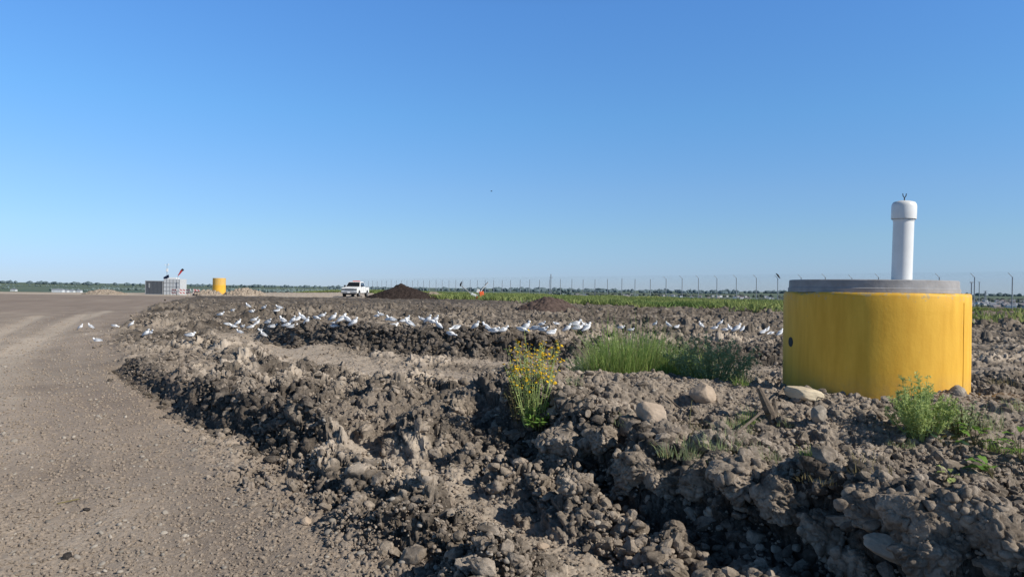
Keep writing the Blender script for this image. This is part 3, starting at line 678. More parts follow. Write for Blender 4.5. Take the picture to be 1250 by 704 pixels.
flocks = {
 ('gulls on the edge of the graded track', 'on the track edge'): [
   (98,402,'s',0),(111,401,'s',180),(140,400,'w',0),(160,401,'s',0),(178,411,'s',20),(183,409,'w',0),(232,410,'i',0),(119,416,'i',180)],
 ('gulls in the dense flock on the left clods', 'in the dense left flock'): [
   (278,398,'w',0),(285,401,'w',180),(290,398,'s',0),(293,408,'w',160),(296,400,'i',0),(303,377,'s',180),(307,381,'i',0),(284,379,'i',0),(322,378,'w',0),(341,378,'w',180),
   (269,386,'w',0),(338,383,'i',0),(310,393,'w',20),(313,398,'s',0),(322,412,'s',180),(306,402,'w',0),(327,397,'w',0),(333,401,'i',0),(346,396,'s',180),(350,400,'w',0),(357,396,'s',0),
   (357,400,'i',0),(363,394,'s',0),(369,393,'s',180),(374,397,'s',0),(320,404,'i',180)],
 ('gulls on the clods right of the dense flock', 'in the loose flock below the pickup'): [
   (386,391,'w',0),(393,388,'w',20),(406,392,'s',0),(407,396,'i',0),(417,394,'s',0),(424,395,'s',180),(410,399,'i',0),(431,402,'s',0)],
 ('gulls below the compost heap', 'in the flock below the compost heap'): [
   (460,389,'w',0),(465,387,'w',180),(474,392,'w',0),(478,395,'w',180),(480,399,'i',0),(493,394,'w',20),(497,393,'s',0),(500,400,'s',180),(515,393,'w',180),(522,395,'s',0),(527,398,'w',0),
   (531,396,'s',0),(536,403,'s',180),(550,414,'w',0),(557,404,'w',180)],
 ('gulls in the row above the yellow flowers', 'in the row above the yellow flowers'): [
   (580,404,'s',0),(594,404,'s',180),(603,408,'i',0),(613,407,'w',0),(637,407,'w',0),(641,405,'s',0),(653,406,'w',180),(661,400,'w',0),(663,406,'i',0),(673,408,'i',0),(679,396,'i',180),
   (692,409,'s',0),(702,402,'w',0),(705,406,'w',20),(714,400,'w',180),(716,407,'s',0)],
 ('gulls beyond the green grass clump', 'beyond the grass clump'): [
   (758,400,'i',0),(770,403,'i',0),(799,399,'s',0),(816,399,'s',180),(826,400,'i',0)],
 ('gulls left of the yellow ring', 'between the grass clump and the yellow ring'): [
   (856,402,'s',180),(872,403,'w',0),(879,398,'s',0),(885,404,'i',0),(891,405,'s',180),(899,406,'s',0),(906,405,'s',0),(931,408,'w',0),(936,406,'s',0),(941,409,'w',180),(952,410,'s',0)],
}
PM = {'s': 'stand', 'w': 'walk', 'i': 'sit'}
cand_d = _d
for (grp, where), L in flocks.items():
    cnt = {}
    for px, py, q, face in sorted(L):
        pose = PM[q]
        if pose == 'walk' and random.random() < .2: pose = 'peck'
        if pose not in protos: protos[pose] = gull(pose); g = protos[pose]
        else: g = copy_tree(protos[pose])
        p = hit(px, py+1); d = 26 if p.y < 16 else p.y
        if p.y > 42: p = Vector((ray(px, py)[0]*34, 34, 0)); p.z = hz(p.x, p.y)
        g.location = (p.x, p.y, p.z-.012); g.rotation_euler = (0, 0, R(face+random.uniform(-38, 38)))
        s = random.uniform(.66, .82)*min(1.25, max(1, p.y/30)); g.scale = (s, s, s)
        cnt[pose] = cnt.get(pose, 0)+1
        g['pl'] = 1
        tag(g, f"{PN[pose]} white gull, {ORD[cnt[pose]-1]} such from left, {where}", 'gull', grp)
        del g['pl']

# ------------------------------------------------------------------ dark birds
def crow(name, loc, rz, s, label, lean=.8):
    root = empty(name, loc, rz); root.scale = (s, s, s)
    ax = Vector((math.cos(lean), 0, math.sin(lean))); c0 = Vector((0, 0, .16)); secs = [(-.30, .02), (-.22, .035), (-.12, .055), (0, .078), (.08, .068), (.13, .045), (.17, .048), (.20, .045), (.225, .02)]
    mb = MB(); mb.tube([c0+ax*a+Vector((max(0, a-.1)*.25, 0, 0)) for a, r in secs], [r for a, r in secs], 12); mb.build('body', M['crow'], root, smooth=True)
    hp = c0+ax*.2+Vector((.03, 0, 0)); mb = MB(); mb.tube([hp, hp+Vector((.08, 0, -.01))], [.018, .004], 8); mb.build('beak', M['black'], root)
    for q in (-1, 1):
        mb = MB(); mb.tube([c0+Vector((0, q*.03, -.04)), (0, q*.03, 0)], .009, 6); mb.build('leg', M['black'], root)
        mb = MB(); mb.tube([c0+ax*.08+Vector((0, q*.06, 0)), c0-ax*.1+Vector((-.01, q*.068, .02)), c0-ax*.3+Vector((0, q*.02, .01))], [.03, .035, .006], 8); mb.build('wing', M['crow'], root, smooth=True)
    tag(root, label, 'black bird', 'dark birds'); return root

# ------------------------------------------------------------------ fence
def net_mat():
    m, nt, bs = newmat('chain link'); L = nt.links.new
    uv = N(nt, 'ShaderNodeTexCoord'); sp = N(nt, 'ShaderNodeSeparateXYZ'); L(uv.outputs['Object'], sp.inputs[0])
    outs = []
    for op in ('ADD', 'SUBTRACT'):
        a = N(nt, 'ShaderNodeMath', operation=op); L(sp.outputs[0], a.inputs[0]); L(sp.outputs[2], a.inputs[1])
        f = N(nt, 'ShaderNodeMath', operation='PINGPONG'); f.inputs[1].default_value = .04; L(a.outputs[0], f.inputs[0])
        l = N(nt, 'ShaderNodeMath', operation='LESS_THAN'); l.inputs[1].default_value = .0011; L(f.outputs[0], l.inputs[0]); outs.append(l)
    mx = N(nt, 'ShaderNodeMath', operation='MAXIMUM'); L(outs[0].outputs[0], mx.inputs[0]); L(outs[1].outputs[0], mx.inputs[1])
    L(mx.outputs[0], bs.inputs['Alpha']); bs.inputs['Base Color'].default_value = (.24,.26,.30,1); bs.inputs['Roughness'].default_value = .6
    return m
M['net'] = net_mat()
s0, s1 = -60, 132; a0 = fpt(0)
fe = empty('chain_link_fence', (a0[0], a0[1], .22), math.atan2(FDIR[1], FDIR[0]))
tag(fe, 'tall grey chain link fence on steel posts beyond the grass strip', 'fence')
k = 0; post0 = None; arm0 = None
for i in range(-15, 44):
    s = i*3.0
    if post0 is None:
        mb = MB(); mb.tube([(0,0,-.5), (0,0,3.05)], .046, 10); post0 = mb.build('post', M['galv'], fe, smooth=False); post0.location.x = s
        mb = MB(); mb.tube([(0,0,3.02), (.22,.30,3.40)], .024, 8); arm0 = mb.build('outrigger_arm', M['grey'], post0)
    else:
        o = post0.copy(); COL.objects.link(o); o.parent = fe; o.location.x = s+random.uniform(-.1, .1); o.location.z = random.uniform(-.12, .06); o.rotation_euler = (random.uniform(-.01, .01), random.uniform(-.012, .012), 0)
        if i < 7: q = arm0.copy(); COL.objects.link(q); q.parent = o
V = []; Fc = []
for i in range(-16, 45):
    for z in (-.3, 3.05, 3.42): V.append((i*3.0, .055 if z < 3.2 else .34, z))
for i in range(60):
    for j in range(2): Fc.append((i*3+j, i*3+3+j, i*3+4+j, i*3+1+j))
npmesh('wire_mesh', V, Fc, M['net'], fe)
# taller pole among the posts, bird on a post
p = at(672.6, 334.5, 121); o = MB(); o.tube([(0,0,0), (0,0,p.z-.2)], .075, 10)
r0 = empty('utility_pole', (p.x, p.y, .2)); o.build('shaft', M['galv'], r0); mb = MB(); mb.box((0,0,p.z-.75), (.6,.08,.08)); mb.build('crossarm', M['galv'], r0)
tag(r0, 'thicker taller pole standing out among the thin fence posts', 'pole', 'poles by the fence')
for px, pyt, Yd, lb in ((1186, 344, 74, 'short plain pole just right of the yellow ring beyond the fence'), (1195.5, 344, 110, 'faint thin pole second right of the yellow ring beyond the fence')):
    p = at(px, pyt, Yd); r0 = empty('utility_pole', (p.x, p.y, -2)); mb = MB(); mb.tube([(0,0,0), (0,0,p.z+2)], .055, 8); mb.build('shaft', M['galv'], r0); mb = MB(); mb.box((0,0,p.z+1.95), (.3,.1,.1)); mb.build('lamp_head', M['galv'], r0)
    tag(r0, lb, 'pole', 'poles by the fence')
crow('crow', (a0[0], a0[1], .22+3.05), R(150), 1.35, 'black bird perched on the fence post left of the yellow ring', .95)

# ------------------------------------------------------------------ vegetation
def blades(n, rad, hgt, w, lean=.35, seg=3, seed=0, shape_=None, curve=.5, clump=0):
    rg = np.random.default_rng(seed); V = []; Fc = []
    for i in range(n):
        a = rg.uniform(0, 6.28); r = rad*math.sqrt(rg.uniform(0, 1)); bx, by = r*math.cos(a), r*math.sin(a)*(shape_ or 1)
        da = rg.uniform(0, 6.28); L = hgt*rg.uniform(.3, 1.1)*(1-.45*(r/rad)**2)*(.98+.38*math.sin(bx*9+seed)*math.cos(by*8+seed*2)+.15*math.sin(bx*23+by*17)); ln = lean*rg.uniform(.1, 1)+.25*r/rad
        dirx, diry = math.cos(da)*.6+math.cos(a)*.5, math.sin(da)*.6+math.sin(a)*.5
        sx, sy = -diry, dirx; q = math.hypot(sx, sy)+1e-6; sx /= q; sy /= q; b = len(V)
        for j in range(seg+1):
            t = j/seg; ww = w*(1-t)**.7*.5; o = ln*L*(t+curve*t*t); z = L*(t-.25*ln*t*t)
            cx = bx+dirx*o; cy = by+diry*o
            V += [(cx-sx*ww, cy-sy*ww, z), (cx+sx*ww, cy+sy*ww, z)]
        for j in range(seg): Fc.append((b+2*j, b+2*j+1, b+2*j+3, b+2*j+2))
    return V, Fc
def tuft(name, p, n, rad, hgt, w, m, label, cat, group=None, seed=0, lean=.35, shape_=None, dry=.12, head=0):
    r0 = empty(name, p); tag(r0, label, cat, group)
    V, Fc = blades(n, rad, hgt, w, lean, 3, seed, shape_); npmesh('blades', V, Fc, m, r0)['kind'] = 'stuff'
    if dry:
        V, Fc = blades(int(n*dry), rad, hgt*.95, w*.8, lean*1.2, 3, seed+1, shape_); npmesh('dry_stalks', V, Fc, M['grass_dry'], r0)['kind'] = 'stuff'
    return r0
def leafy(name, p, nst, rad, hgt, leafw, leafl, per, mleaf, label, cat, seed, lean=.4, flowers=0, top=.5, group=None, feather=False, mstem=None, shape_=1):
    """a many-stemmed weed: stems, leaves, and flower heads if asked"""
    rg = np.random.default_rng(seed); r0 = empty(name, p); tag(r0, label, cat, group)
    st = MB(); LV = []; LF = []; FV = []; FF = []
    def leaf(c, d, L, w, V, Fc):
        d = d.normalized(); s = d.cross(Vector((rg.normal(), rg.normal(), rg.normal()))).normalized()*w*.5; b = len(V)
        V += [c, c+d*L*.45+s, c+d*L, c+d*L*.45-s]; Fc.append((b, b+1, b+2, b+3))
    for i in range(nst):
        a = rg.uniform(0, 6.28); rr = math.sqrt(rg.uniform(0, 1)); L = hgt*rg.uniform(.6, 1)*(1-.3*rr**2); ln = lean*rr
        base = Vector((math.cos(a)*rad*.3*rr, math.sin(a)*rad*.3*rr*shape_, -.02)); tip = Vector((math.cos(a)*rad*rr, math.sin(a)*rad*rr*shape_, L))
        mid = base.lerp(tip, .5)+Vector((rg.normal()*.03, rg.normal()*.03, L*.06))
        def P(t): return base*(1-t)**2+mid*2*t*(1-t)+tip*t*t
        st.tube([P(0), P(.35), P(.7), P(1)], [.0045, .004, .003, .0015], 4, cap=False)
        for k in range(per):
            t = rg.uniform(.12, 1); c = P(t); d = Vector((rg.normal(), rg.normal(), rg.uniform(-.2, 1.3)))
            if feather and t > .35:
                br = L*.22*(1.1-t); e = c+d.normalized()*br; st.tube([c, e], [.002, .001], 3, cap=False)
                for q in range(5): leaf(c.lerp(e, rg.uniform(.2, 1)), d+Vector((rg.normal(), rg.normal(), rg.normal())), leafl*.6, leafw, LV, LF)
            leaf(c, d, leafl*rg.uniform(.5, 1.2)*(1.15-t*.6), leafw, LV, LF)
        if flowers:
            for k in range(flowers):
                t = rg.uniform(top, 1); c = P(t); d = Vector((rg.normal(), rg.normal(), 1.0+abs(rg.normal()))).normalized(); e = c+d*rg.uniform(.02, .09)
                st.tube([c, e], .0012, 3, cap=False); rad_ = rg.uniform(.010, .019); b = len(FV); s = d.orthogonal().normalized(); u = d.cross(s)
                FV.append(e+d*.004)
                for q in range(8): ang = q*math.pi/4; FV.append(e+(s*math.cos(ang)+u*math.sin(ang))*rad_*(1 if q % 2 else .75)-d*.002)
                for q in range(8): FF.append((b, b+1+q, b+1+(q+1) % 8))
    st.build('stems', mstem or (mleaf if feather else M['stem']), r0); npmesh('leaves', LV, LF, mleaf, r0)
    if flowers: npmesh('flowers', FV, FF, M['flower'], r0)['kind'] = 'stuff'
    return r0
# big green grass clump and the dark weeds right of it
def gp(px, Y, sink=.02): x = ray(px, 400)[0]*Y; return ground(x, Y, sink)
tuft('grass_clump', gp(770, 9.9), 1500, .60, .82, .010, M['grass'], 'bright green grass clump behind the hump of soil, left of the dark weeds', 'grass', seed=1, lean=.4)
tuft('grass_clump', gp(822, 10.6), 900, .5, .74, .010, M['grass'], 'darker green grass clump between the bright clump and the dark weeds', 'grass', seed=2, lean=.5)
leafy('weed_bush', gp(870, 9.4), 56, .66, .66, .011, .075, 18, M['grass_dk'], 'dark scrubby weed bush above the rounded boulder', 'weed', 11, feather=True)
leafy('weed_bush', gp(838, 10.8), 70, .45, .5, .012, .07, 20, M['grass_dk'], 'dull weed bush behind the dark scrubby one, beside the grass', 'weed', 12, feather=True)
leafy('weed_bush', gp(725, 10.6), 60, .42, .42, .012, .06, 16, M['grass_dk'], 'sparse grey-green weed at the left end of the grass clumps', 'weed', 13, feather=True)
leafy('weed_bush', gp(768, 13.5), 70, 1.0, .85, .014, .07, 16, M['grass_dk'], 'thin grey-green weeds standing behind the bright grass clump', 'weed', 14, feather=True)
tuft('grass_clump', gp(862, 9.9), 420, .6, .62, .009, M['grass'], 'thin green grass growing up through the scrubby weed bush', 'grass', seed=3, lean=.6)
tuft('grass_clump', gp(735, 9.9), 300, .4, .5, .008, M['grass_dk'], 'short thin grass at the left end of the bright clump', 'grass', seed=4, lean=.7)
# yellow flowering weed
p = hit(650, 516); p.z -= .03
s_ = p.y/7.6
leafy('flowering_weed', p, 36, .36*s_, 1.02*s_, .009, .08, 15, M['leaf_pale'], 'tall weed topped with small yellow flowers on the left of the grass', 'weed', 21, mstem=M['leaf_pale'], flowers=9, top=.56)
leafy('weed_bush', p+Vector((-.12, .12, 0)), 26, .2, .48, .009, .07, 14, M['grass_dry'], 'dry brownish weed at the left foot of the yellow flowering weed', 'weed', 22)
leafy('weed_bush', p+Vector((.05, -.08, -.02)), 18, .2, .26, .022, .09, 10, M['leaf'], 'low green leafy weed at the foot of the yellow flowering weed', 'weed', 23)
# weeds in front of the ring
p = hit(1126, 533); p.z -= .02
leafy('weed_bush', p, 62, .32, .50, .008, .05, 26, M['leaf_pale'], 'feathery pale green weed in front of the yellow ring', 'weed', 31, feather=True)
leafy('weed_bush', p+Vector((.0, .12, 0)), 14, .16, .66, .008, .045, 26, M['leaf_pale'], 'tall thin plume of weed rising against the yellow ring', 'weed', 32, feather=True)
leafy('weed_bush', hit(1172, 530), 30, .22, .36, .016, .06, 18, M['grass_dk'], 'grey-green weed right of the feathery pale one', 'weed', 33)
def broad(px, py, rx, n, L, W, m, label, seed, hgt=.1):
    rg = np.random.default_rng(seed); p = hit(px, py); r0 = empty('broadleaf_weed', p); tag(r0, label, 'weed')
    st = MB()
    for i in range(n):
        a = rg.uniform(0, 6.28); e = rg.uniform(.1, .9); d = Vector((math.cos(a), math.sin(a)*.8, e)).normalized(); c = d*L*rg.uniform(.25, .6)+Vector((0, 0, rg.uniform(0, hgt)))
        st.tube([(0,0,0), c*.6+Vector((0,0,.01)), c], [.004, .003, .002], 5, cap=False)
        s = d.cross(Vector((0,0,1))).normalized(); V = []; Fc = []; l = L*rg.uniform(.7, 1.1); w = W*rg.uniform(.7, 1.1); K = 7
        for j in range(K+1):
            t = j/K; ww = w*.5*math.sin(math.pi*min(1, t*.92+.06))**.8; cc = c+d*l*t-Vector((0,0,1))*l*.35*t*t
            wav = .006*math.sin(j*2.1+i); V += [cc-s*ww+Vector((0,0,.22*ww+wav)), cc+Vector((0,0,0)), cc+s*ww+Vector((0,0,.22*ww-wav))]
        for j in range(K): b = j*3; Fc += [(b, b+1, b+4, b+3), (b+1, b+2, b+5, b+4)]
        npmesh('leaf', V, Fc, m, r0, smooth=True)
    st.build('stem', M['stem'], r0)
broad(1150, 548, .1, 5, .17, .11, M['leaf_blue'], 'dark glossy broad leaves under the feathery pale weed', 1, .06)
broad(1212, 585, .1, 5, .15, .12, M['leaf'], 'bright green broad leaves low on the right', 2, .10)
broad(1190, 545, .1, 9, .13, .075, M['leaf'], 'small leafy green plant between the feathery weed and the frame edge', 3, .14)
broad(1246, 565, .1, 8, .14, .07, M['leaf'], 'green leaves cut by the right edge of the view', 4, .2)
broad(1160, 588, .1, 6, .09, .055, M['leaf_pale'], 'tiny pale leafed plant in the shade under the dark broad leaves', 5, .06)
for i, (px, py, n_, rd, hg, m_, lb) in enumerate([
    (898,528,150,.17,.20,'grass_dk','grey-green tuft right of the upright pale stone'),(912,520,90,.09,.19,'grass','bright small tuft just left of the broken stump'),
    (828,556,140,.15,.18,'grass_dk','straggly green tuft in the hollow below the upright stone'),(842,530,80,.12,.2,'grass_dry','straw coloured tuft in the hollow beside the thin twig'),
    (993,560,80,.07,.15,'grass','small green tuft below the grey cobble'),(868,578,70,.08,.12,'grass','tiny green tuft behind the front ridge of clods'),
    (960,520,60,.09,.12,'grass_dk','sparse green tuft right of the broken stump'),(905,470,90,.09,.17,'grass','yellowish tuft right of the rounded boulder'),
    (1225,470,60,.2,.14,'grass_dry','dry tuft on the ground right of the yellow ring'),(735,497,20,.04,.10,'grass_dry','single yellowish sprig on the hump left of the upright stone'),
    (1005,590,80,.16,.07,'grass_dry','flattened dry grass in front of the ring berm'),(700,470,50,.12,.2,'grass_dk','thin weedy tuft right of the yellow flowering weed'),
    (1240,500,60,.1,.16,'grass_dk','small grey-green tuft near the right edge'),
    (880,545,120,.16,.16,'grass_dk','low spreading tuft in the middle of the hollow'),(925,560,90,.16,.13,'grass_dk','sparse tuft along the thin dark stick'),(850,590,70,.12,.12,'grass_dry','straw tuft at the back of the front ridge'),
    (1195,520,130,.2,.24,'grass_dk','grey-green tuft at the right foot of the yellow ring'),(1100,545,90,.12,.16,'grass_dk','little tuft left of the dark broad leaves'),(1225,550,90,.14,.18,'grass','greener tuft behind the bright broad leaves'),
    (765,520,60,.1,.14,'grass_dk','small weedy tuft left of the upright stone'),(1060,575,70,.12,.1,'grass_dry','pale dry tuft in front of the ring berm')]):
    tuft('grass_tuft', hit(px, py, .01), n_, rd, hg, .006, M[m_], lb, 'grass', 'small tufts on the berm', 60+i, .6, dry=.25)
# strip of long grass in front of the fence
def grass_strip():
    rg = np.random.default_rng(5); n = 170000; s = rg.uniform(-48, 125, n)
    wid = 31-15*ss(25, 75, s)+2.5*np.sin(s*.12)+1.5*np.sin(s*.37); q = rg.uniform(0, 1, n)**1.0*wid+.4
    nx, ny = -FDIR[1], FDIR[0]                       # towards the camera side
    x = a0[0]+FDIR[0]*s+nx*q; y = a0[1]+FDIR[1]*s+ny*q
    den = vn(x*.09, y*.09, 3)*.45+vn(x*.3, y*.3, 6)*.3+vn(x*.8, y*.8, 4)*.25
    m = (rg.uniform(0, 1, n) < ss(.36, .58, den)) & (poly_d(x, y, [(-16,92),(-9,110)])[0] > 5)
    x, y, q, s = x[m], y[m], q[m], s[m]; n = len(x); h = height(x, y)
    L = (.16+.42*vn(x*.22, y*.22, 8)+.18*rg.uniform(0, 1, n))*(.6+.4*np.minimum(1, q/3)); w = rg.uniform(.035, .10, n); a = rg.uniform(0, 6.28, n); lx = rg.normal(0, .16, n); ly = rg.normal(0, .16, n)
    c, s2 = np.cos(a)*w, np.sin(a)*w
    V = np.stack([np.stack([x-c, y-s2, h-.02], 1), np.stack([x+c, y+s2, h-.02], 1), np.stack([x+lx+c*.5, y+ly+s2*.5, h+L*.6], 1), np.stack([x+lx*1.8, y+ly*1.8, h+L], 1)], 1).reshape(-1, 3)
    o = npmesh('long_grass', V, np.arange(n*4).reshape(-1, 4), M['grass_far']); tag(o, 'strip of long green grass running along the fence', 'grass', kind='stuff')
grass_strip()
# sticks
mb = MB(); p = hit(938, 510); r0 = empty('broken_stump', p-Vector((0,0,.05)))
mb.tube([(0.03,0,0), (.02,0,.09), (-.03,0,.2), (-.085,.0,.33)], [.05, .05, .038, .022], 9); mb.build('branch', M['wood'], r0)
mb = MB(); mb.tube([(.03,0,.05), (.055,0,.15), (.05,0,.23)], [.04, .03, .012], 8); mb.build('side_branch', M['wood'], r0)
r0.scale = (1.1, 1.1, 1.0); tag(r0, 'short weathered broken stump sticking up left of the yellow ring', 'dead wood')
def stick(name, pts, rad, label, m='wood'):
    P = [hit(px, py)+Vector((0, 0, up)) for px, py, up in pts]; p0 = P[0].copy(); mb = MB(); mb.tube([p-p0 for p in P], rad, 7)
    return tag(mb.build(name, M[m], loc=p0), label, 'stick', 'sticks on the berm')
stick('twig', [(868,556,.02),(900,535,.04),(930,512,.07)], [.006,.009,.012], 'thin dark stick lying up to the foot of the broken stump')
stick('twig', [(950,494,.1),(957,484,.09),(968,486,.05),(1005,492,.04)], [.012,.010,.008,.005], 'forked bent twig lying over the flat cream slab')
stick('twig', [(952,452,.05),(955,470,.05),(948,492,.03)], [.012,.014,.012], 'crooked upright root against the left edge of the yellow ring')
stick('twig', [(812,490,.05),(826,502,.05),(836,508,.03)], [.008,.008,.005], 'short twig leaning beside the upright pale stone')
stick('twig', [(845,490,.04),(842,515,.05),(843,545,.02)], [.003,.004,.004], 'thin upright dry stalk in the hollow', 'stem')
for i, (a_, b_) in enumerate([((70,616),(96,611)),((8,452),(30,449))][:1]):
    stick('straw', [(*a_, .01), (*b_, .015)], .005, 'pale straw lying on the graded track at lower left', 'grass_dry')
for px, py, s_, lb in ((106,625,.027,'dark damp clod on the track by the pale straw'),(83,683,.03,'dark damp clod at the lower left of the track')):
    p = hit(px, py); V, Fc = ico(3); P = clodshape(V, 55+px)*np.array([s_*1.2, s_, s_*.8]); tag(npmesh('damp_clod', P, Fc, M['dampsoil'], loc=(p.x, p.y, p.z+s_*.5)), lb, 'clod', 'damp clods on the track')

# ------------------------------------------------------------------ pickup truck (nose towards the camera, turned to show its left flank)
def truck(loc, rz):
    r0 = empty('pickup_truck', loc, rz); tag(r0, 'white crew cab pickup parked beside the dark compost heap, nose towards the viewer', 'pickup truck')
    W = .98     # half width; x forward, z up
    mb = MB(); mb.prism([(-2.85,.55),(2.75,.50),(2.88,.75),(2.85,1.08),(2.6,1.17),(1.35,1.25),(-2.85,1.25)], -W, W); mb.build('body', M['white'], r0, bevel=.05, seg=3)
    # cab with tumblehome
    V = []
    lo = [(1.35,1.24),(-1.15,1.24)]; up = [(.55,1.86),(.25,1.92),(-.85,1.92),(-1.08,1.85)]
    ring = [(1.35,1.24,.93),(.55,1.86,.74),(.25,1.93,.72),(-.85,1.93,.72),(-1.06,1.86,.74),(-1.15,1.24,.93)]
    V = [(x, y*-1, z) for x, z, y in ring]+[(x, y, z) for x, z, y in ring]; n_ = 6
    Fc = [tuple(range(n_))[::-1], tuple(range(n_, 2*n_))]+[(i, (i+1) % n_, (i+1) % n_+n_, i+n_) for i in range(n_)]
    cab = npmesh('cab', V, Fc, M['white'], r0); b = cab.modifiers.new('b', 'BEVEL'); b.width = .03; b.segments = 2
    def pane(name, q, m='glass', off=.006):
        V = [Vector(v) for v in q]; nn = (V[1]-V[0]).cross(V[2]-V[0]).normalized()
        cen = sum(V, Vector())/4
        if nn.dot(cen-Vector((0,0,1.5))) < 0: nn = -nn
        A = [v+nn*off for v in V]; B = [v-nn*.01 for v in V]
        return npmesh(name, A+B, [(0,1,2,3),(7,6,5,4),(0,4,5,1),(1,5,6,2),(2,6,7,3),(3,7,4,0)], M[m], r0)
    pane('windshield', [(1.27,-.82,1.31),(1.27,.82,1.31),(.60,.68,1.83),(.60,-.68,1.83)], off=.012)
    pane('rear_window', [(-1.15,-.78,1.32),(-1.15,.78,1.32),(-1.09,.66,1.80),(-1.09,-.66,1.80)], off=.02)
    for s in (-1, 1):
        f = lambda x, z: (x, s*(.93-(z-1.24)/.68*.21+.002), z)
        pane('side_window', [f(1.05,1.32), f(.16,1.32), f(.16,1.80), f(.52,1.80)], off=.012)
        pane('side_window', [f(.06,1.32), f(-.95,1.32), f(-.85,1.80), f(.06,1.80)], off=.012)
        mb = MB(); mb.box((.11, s*(W+.003), .95), (.02, .012, .55)); mb.box((-.95, s*(W+.003), .95), (.02, .012, .55)); mb.box((1.1, s*(W+.003), .93), (.02, .012, .5)); mb.build('door_seam', M['darkgrey'], r0)
        mb = MB(); mb.box((1.0, s*1.08, 1.38), (.14, .22, .2)); mb.build('mirror', M['black'], r0, bevel=.03)
        mb = MB(); mb.box((2.86, s*.78, .95), (.1, .34, .16)); mb.build('headlight', M['glass'], r0, bevel=.02)
        mb = MB(); mb.box((-2.86, s*.86, .98), (.06, .16, .34)); mb.build('tail_light', M['red'], r0, bevel=.01)
        mb = MB(); mb.box((-.3, s*1.0, .45), (2.2, .12, .06)); mb.build('running_board', M['black'], r0)
        for x in (1.85, -1.85):
            w = empty('wheel', (x, s*.86, .40), 0); w.parent = r0; w.rotation_euler = (R(90), 0, 0)
            mb = MB(); mb.lathe([(.25,-.13),(.38,-.13),(.40,-.09),(.40,.09),(.38,.13),(.25,.13)], 28); mb.build('tyre', M['black'], w)
            mb = MB(); mb.lathe([(.25,-.135),(.22,-.12),(.08,-.14),(.0,-.14)], 20, close=False); mb.lathe([(.25,.135),(.22,.12),(.08,.14),(.0,.14)], 20, close=False); mb.build('rim', M['grey'], w)
            mb = MB(); mb.lathe([(.47,-.012),(.43,.0),(.47,.012)], 28, (x, 0, 0), close=False)
            pa = [(x+.50*math.cos(t), .40+.50*math.sin(t)) for t in np.linspace(0, math.pi, 12)]; mb = MB(); mb.prism(pa, s*(W-.2), s*(W+.006)); mb.build('wheel_arch', M['black'], r0)
    mb = MB(); mb.box((2.87,0,.94), (.06,1.15,.26)); mb.build('grille', M['darkgrey'], r0, bevel=.015)
    mb = MB(); mb.box((2.93,0,.60), (.2,1.92,.22)); mb.build('front_bumper', M['grey'], r0, bevel=.04)
    mb = MB(); mb.box((2.80,0,.40), (.2,1.6,.16)); mb.build('skid_plate', M['black'], r0)
    mb = MB(); mb.box((-2.93,0,.60), (.16,1.85,.18)); mb.build('rear_bumper', M['grey'], r0, bevel=.03)
    mb = MB(); mb.prism([(-2.7,1.252),(-1.25,1.252),(-1.25,1.27),(-2.7,1.27)], -.85, .85); mb.build('bed_opening', M['black'], r0)
    mb = MB(); mb.box((-.3,0,1.98), (.22,.9,.09)); mb.build('light_bar', M['orange'], r0, bevel=.02)
    mb = MB(); mb.box((3.035,0,.60), (.01,.36,.14)); mb.build('licence_plate', M['white'], r0)
    return r0
p = at(434, 363, 92); g_ = hz(p.x, 92)
truck((p.x, 92, g_), R(-90-3.5)).scale = (1.0, 1.0, 1.0)

# ------------------------------------------------------------------ container, cabinet, masts, barricades at the far left
Y = 95; gz = hz(at(190, 360, Y).x, Y)
x0 = at(177.5, 350, Y).x; x1 = at(199, 350, Y).x; w = x1-x0
r0 = empty('shipping_container', ((x0+x1)/2, Y, gz)); tag(r0, 'dark grey ribbed container at the far left beside the white panelled cabinet', 'container')
H_ = 1.80
mb = MB(); mb.box((0,1.2,H_/2), (w-.06,2.4,H_-.04)); mb.build('wall', M['darkgrey'], r0)
mb = MB()
for i in range(13): mb.box((-w/2+.1+(w-.2)*i/12, -.01, H_/2), (.07,.06,H_-.16))
mb.build('ribs', mat('rib grey', (.11,.12,.135), .5), r0)
mb = MB()
for z in (.05, H_-.05): mb.box((0,1.2,z), (w,2.5,.10))
for s in (-1, 1): mb.box((s*(w/2-.03),-.03,H_/2), (.08,.08,H_))
mb.build('frame', M['grey'], r0)
mb = MB(); mb.box((-.62,-.06,1.18), (.16,.05,.62)); mb.build('vent_panel', M['grey'], r0)
x0 = at(199.6, 350, Y).x; x1 = at(219.5, 350, Y).x; w = x1-x0; H_ = 2.05
r0 = empty('equipment_cabinet', ((x0+x1)/2, Y, gz)); tag(r0, 'white gridded cabinet between the grey container and the barricades', 'cabinet')
mb = MB(); mb.box((0,1.0,H_/2), (w,2.0,H_)); mb.build('wall', M['cabinet'], r0, bevel=.03)
mb = MB()
for i in range(1, 5): mb.box((-w/2+w*i/5, -.012, H_/2), (.045,.03,H_-.1))
for i in range(1, 4): mb.box((0, -.014, H_*i/4), (w-.06,.025,.045))
mb.build('panel_grid', M['grey'], r0)
mb = MB(); mb.box((-w*.05,.7,H_+.09), (w*.55,.9,.18)); mb.build('roof_unit', M['white'], r0, bevel=.02)
top = gz+2.05
r0 = empty('solar_panel', (at(202, 350, Y).x-.05, Y+.3, top-.24), 0); mb = MB(); mb.box((0,0,.45), (.75,.06,.42), Euler((R(-30), R(-28), 0)).to_matrix()); mb.build('panel', M['panel'], r0)
mb = MB(); mb.tube([(0,.1,0), (0,.05,.42)], .03, 8); mb.build('bracket', M['grey'], r0); tag(r0, 'small tilted dark solar panel on the container roof', 'solar panel')
